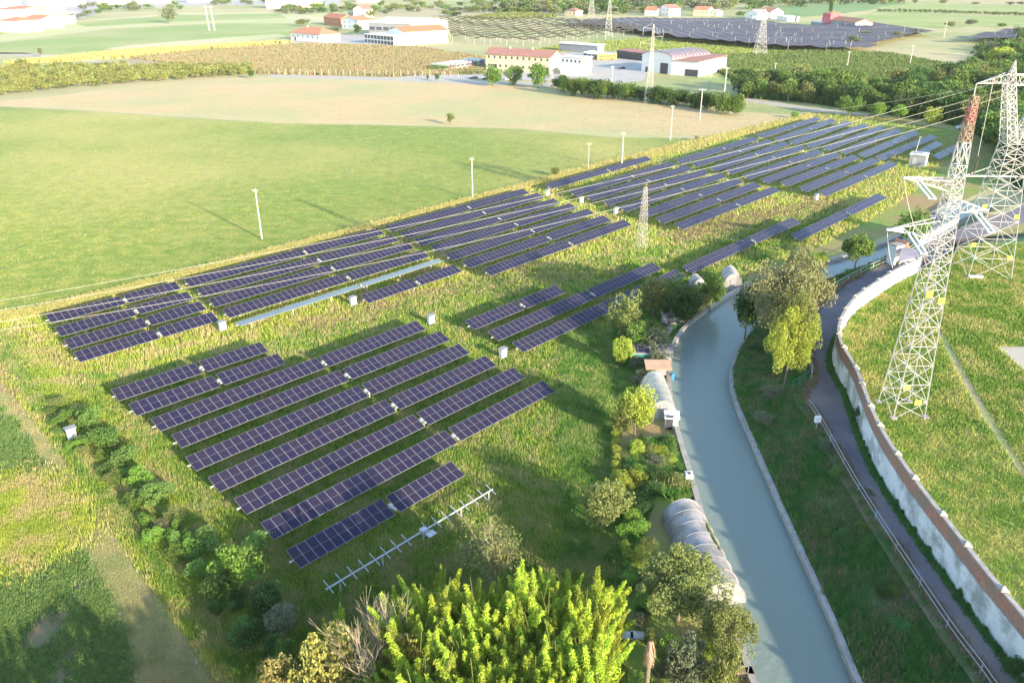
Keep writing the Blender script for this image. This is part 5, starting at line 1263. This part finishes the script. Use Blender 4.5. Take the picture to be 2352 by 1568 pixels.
for cx, cy, w_, h_, lm, l in [(1035, 270, 22, 4.2, L_OLIVE, 'lone scrubby bush on the edge of the tan field'), (1274, 392, 26, 2.6, L_OLIVE, 'small olive bush at the meadow corner by the panels'), (1600, 316, 14, 1.8, L_DRY, 'pile of dry sticks where the three fields meet'), (1003, 176, 14, 4, L_DARK, 'round shrub beside the farm road'),
      (982, 176, 8, 3, L_MID, 'tiny shrub by the farm road'), (575, 168, 18, 4.5, L_DARK, 'small dark tree at the right end of the left orchard'), (388, 32, 42, 15, L_GREY, 'big oval tree alone in the far pasture'), (92, 118, 12, 6, L_GREY, 'slim tree beside the pasture path'), (48, 143, 24, 5, L_OLIVE, 'round bush above the left orchard'),
      (1398, 46, 22, 8, L_OLIVE, 'pale bush beside the distant lattice pylon'), (1910, 12, 11, 20, L_DARK, 'slim dark cypress in the far green field'), (1828, 44, 6, 8, L_DARK, 'tiny dark cypress by the net field'), (700, 78, 30, 7, L_OLIVE, 'rounded tree behind the terracotta roofed house'),
      (694, 50, 34, 7, L_OLIVE, 'pale tree on the pasture behind the farm house'), (770, 68, 26, 7, L_GREY, 'tree in front of the brick red house'), (822, 66, 24, 9, L_DARK, 'dark tree left of the white warehouse'), (750, 70, 22, 5, L_DARK, 'dark shrub left of the brick red house'), (850, 30, 26, 9, L_OLIVE, 'tree right of the pale blue gabled house')]:
    plantC('field_tree', cx, cy, w_, h_, 'mid', lm, l, 'tree', single=h_ < 3)
# clipped hedge near the coaches
for px, w_, l in ((1058, 11, 'clipped green hedge below the coach row'), (985, 5, 'short clipped hedge left of the grey car')):
    p = G(px - w_ * 1.2 + 8, 172 if w_ > 6 else 164); 
    rng = np.random.default_rng(px); C = rng.uniform(0, 1, (2600, 3)) * np.array([w_ * 2, 1.6, 2.6]); k = (C[:, 2] > 2.2) | (C[:, 1] < .3) | (C[:, 0] < .4) | (C[:, 0] > w_ * 2 - .4)
    o = link('clipped_hedge', np_mesh('clipped_hedge', leaf_quads(C[k], .6, rng), 4, L_MID)); o.location = (p.x, p.y, 0); tag(o, l, 'hedge')
# hedge trees by the yellow building
for (cx, w_, h_), l in zip([(1133, 46, 8.5), (1181, 40, 8), (1236, 54, 10)], ['left one of three round trees in front of the yellow building', 'middle one of three round trees in front of the yellow building', 'tallest of three round trees in front of the yellow building']):
    plantC('round_tree', cx, 172, w_, h_ * 1.15, 'hedge', L_MID, l, group='round trees by the yellow building', fc=.5)
rh = random.Random(4)
for i in range(34):
    x = 1284 + i * 12.6; y = 192 + (x - 1284) * .115; plantC('hedge_tree', x + rh.uniform(-3, 3), y + rh.uniform(-3, 2), rh.uniform(30, 42), rh.uniform(5.5, 9), 'hedge', rh.choice([L_DARK, L_MID, L_MID]), 'dense dark tree in the hedge between stubble field and halls', group='hedge trees in front of the halls', fc=.5)
# light trees in front of the wood
for cx, cy, w_, h_, lm, l in [(1953, 240, 62, 7.5, L_MID, 'leftmost of the light green trees before the dark wood'), (2018, 250, 46, 6, L_LIGHT, 'middle light green tree before the dark wood'), (2068, 254, 40, 5.5, L_LIGHT, 'small light green tree right of the middle one'), (2141, 266, 46, 7, L_YEL, 'yellow green poplar like tree near the white van'),
                              (1826, 262, 22, 2.8, L_LIGHT, 'light bush at the corner of the stubble field'), (2262, 175, 60, 12, L_OLIVE, 'tall olive tree left of the second pylon top'), (2300, 130, 60, 12, L_YEL, 'tall yellow green tree above the second pylon'), (2330, 240, 60, 10, L_MID, 'leafy tree directly behind the second pylon head')]:
    plantC('edge_tree', cx, cy, w_, h_, 'near', lm, l, group='trees along the dark wood', fc=.55)
wood = [(1700, 205), (1850, 190), (2050, 205), (2160, 190), (2230, 150), (2260, 95), (2480, 80), (2480, 470), (2340, 440), (2290, 345), (2230, 300), (2160, 280), (2000, 262), (1850, 240), (1700, 228)]
k = 0; pts = []
while k < 300:
    a_, b_ = rh.uniform(1700, 2480), rh.uniform(90, 450)
    if not inpoly(np.array([a_]), np.array([b_]), wood)[0]: continue
    q_ = G(a_, b_)
    if any((q_.x - x) ** 2 + (q_.y - y) ** 2 < 15 for x, y in pts):
        if rh.random() > .02: continue
    pts.append((q_.x, q_.y)); k += 1; h_ = rh.uniform(6, 11)
    plant('wood_tree', q_, h_, h_ * rh.uniform(.42, .6), 'mid' if b_ > 170 else 'far', rh.choice([L_DARK, L_DARK, L_MID, L_MID, L_OLIVE]), 'dense tree of the dark wood right of the fields', group='trees of the dark wood')
# far woods along the top
k = 0
while k < 290:
    a_, b_ = rh.uniform(1130, 2100), rh.uniform(-8, 34)
    if b_ > 34 - max(0, a_ - 1500) * .045: continue
    q_ = G(a_, b_); k += 1; plant('far_tree', q_, rh.uniform(9, 15), rh.uniform(8, 13), 'lump', rh.choice([L_DARK, L_DARK, L_MID, L_OLIVE, L_GREY]), 'distant tree of the woods along the top edge', group='trees of the far woods', single=True)
for i in range(75):
    a_, b_ = rh.choice([(rh.uniform(-20, 240), rh.uniform(10, 62)), (rh.uniform(200, 470), rh.uniform(14, 26)), (rh.uniform(480, 640), rh.uniform(4, 12)), (rh.uniform(640, 1150), rh.uniform(2, 24))])
    q_ = G(a_, b_); plant('town_tree', q_, rh.uniform(5, 9), rh.uniform(5, 9), 'lump', rh.choice([L_GREY, L_OLIVE, L_MID]), 'distant tree among the town houses and far pastures', group='trees around the town', single=True)
for i, (a_, b_) in enumerate([(2030, 12), (2100, 10), (2165, 11), (2240, 12), (2320, 14), (2345, 13), (1700, 40), (2270, 118), (2230, 60), (2180, 64), (2300, 64), (2000, 78), (2060, 92), (1990, 88), (1960, 108), (2020, 96), (2100, 84)]):
    q_ = G(a_, b_); plant('field_bush', q_, rh.uniform(4, 8), rh.uniform(4, 7), 'mid', rh.choice([L_OLIVE, L_GREY, L_MID]), 'scattered bush between the far right fields', 'bush', 'bushes between the far right fields', single=True)
for i in range(120):
    a_, b_ = rh.choice([(rh.uniform(900, 1270), rh.uniform(3, 30)), (rh.uniform(640, 900), rh.uniform(20, 34)), (rh.uniform(1000, 1270), rh.uniform(10, 40))])
    q_ = G(a_, b_); plant('scrub_tree', q_, rh.uniform(3, 9), rh.uniform(3, 9), 'lump', rh.choice([L_GREY, L_OLIVE, L_MID, L_DARK]), 'distant scrub and trees scattered over the tan pasture at the top', group='scrub of the top pasture', single=True)
for i in range(46):
    q_ = G(2020 + i * 11.5, 27 + i * .32); plant('row_tree', q_, rh.uniform(3, 5), rh.uniform(2.5, 4), 'lump', rh.choice([L_OLIVE, L_MID]), 'small tree of the dividing row between the two far right fields', group='dividing tree row far right', single=True)
# orchard at the left
for r_ in range(9):
    for c_ in range(27):
        u_ = c_ / 26; y0 = 222 - r_ * 7.6; y1 = 172 - r_ * 2.2; x = -15 + u_ * 575 + r_ * 2; y = y0 + (y1 - y0) * (u_ ** .8)
        if x > 300 and y < 158: continue
        q_ = G(x + rh.uniform(-4, 4), y + rh.uniform(-1, 1)); plant('orchard_tree', q_, rh.uniform(3.2, 4.8), rh.uniform(2.3, 3.1), 'lump' if r_ > 2 else 'far', rh.choice([L_ORCH, L_ORCH, L_OLIVE]), 'yellow green fruit tree of the orchard left of the stubble field', group='trees of the left orchard', single=True)
# trees outside the frame whose shadows fall into the picture
for i, (x, y, h_, r_) in enumerate([(-14, 22, 11, 4.5), (-22, 19, 12, 5), (-31, 17, 12, 5), (-39, 15, 11, 5), (-5, 20, 12, 5), (-48, 20, 10, 4.5)]):
    plant('garden_tree', (x, y, 0 if x < 20 else RZ + 1), h_, r_, 'mid', L_MID, 'tree standing below the bottom edge of the photo', group='trees below the photo')
# ================================================================ LIGHT, SKY, CAMERA
SUN_AZ = math.atan2(.664, -.748); SUN_EL = R(15.0)     # azimuth of the sun, from +Y towards +X
sd = Vector((math.sin(SUN_AZ) * math.cos(SUN_EL), math.cos(SUN_AZ) * math.cos(SUN_EL), math.sin(SUN_EL)))
sl = bpy.data.lights.new('sun', 'SUN'); sl.energy = 3.2; sl.angle = R(.6); sl.color = (1.0, .86, .63)
so = bpy.data.objects.new('sun', sl); COL.objects.link(so); so.rotation_euler = sd.to_track_quat('Z', 'Y').to_euler()
w = bpy.data.worlds.new('World'); scene.world = w; w.use_nodes = True
nt = w.node_tree; bg = nt.nodes['Background']; sky = nt.nodes.new('ShaderNodeTexSky'); sky.sky_type = 'NISHITA'; sky.sun_disc = False
sky.sun_elevation = SUN_EL; sky.sun_rotation = SUN_AZ; sky.altitude = 100; sky.air_density = 1.0; sky.dust_density = .7; sky.ozone_density = 1.5
nt.links.new(sky.outputs[0], bg.inputs[0]); bg.inputs[1].default_value = .15
cam = bpy.data.cameras.new('camera'); cam.sensor_width = 36; cam.lens = 36 * F / 2352; cam.clip_start = .5; cam.clip_end = 9000
co = bpy.data.objects.new('camera', cam); COL.objects.link(co); co.location = (0, 0, H); co.rotation_euler = (math.pi / 2 - TH, 0, 0)
scene.camera = co
if HAZE:
    mb = MB(); mb.box((0, 2600, 28), (7600, 6200, 62)); hz = mb.build('haze', None); tag(hz, 'thin pale evening haze over the plain', 'haze', kind='stuff')
    hm = bpy.data.materials.new('haze air'); nt, Nn, Ll = nodes_of(hm); out = Nn.new('ShaderNodeOutputMaterial'); pv = Nn.new('ShaderNodeVolumePrincipled')
    pv.inputs['Color'].default_value = (.97, .96, .93, 1); pv.inputs['Density'].default_value = HAZE; pv.inputs['Anisotropy'].default_value = .0
    Ll.new(pv.outputs[0], out.inputs['Volume']); hz.data.materials.clear(); hz.data.materials.append(hm)
scene.view_settings.view_transform = 'Standard'; scene.view_settings.look = 'None'; scene.view_settings.gamma = 1
scene.view_settings.exposure = EXPO
scene.cycles.max_bounces = 5; scene.cycles.diffuse_bounces = 2; scene.cycles.glossy_bounces = 2; scene.cycles.transparent_max_bounces = 8
scene.cycles.volume_bounces = 0; scene.cycles.use_denoising = True
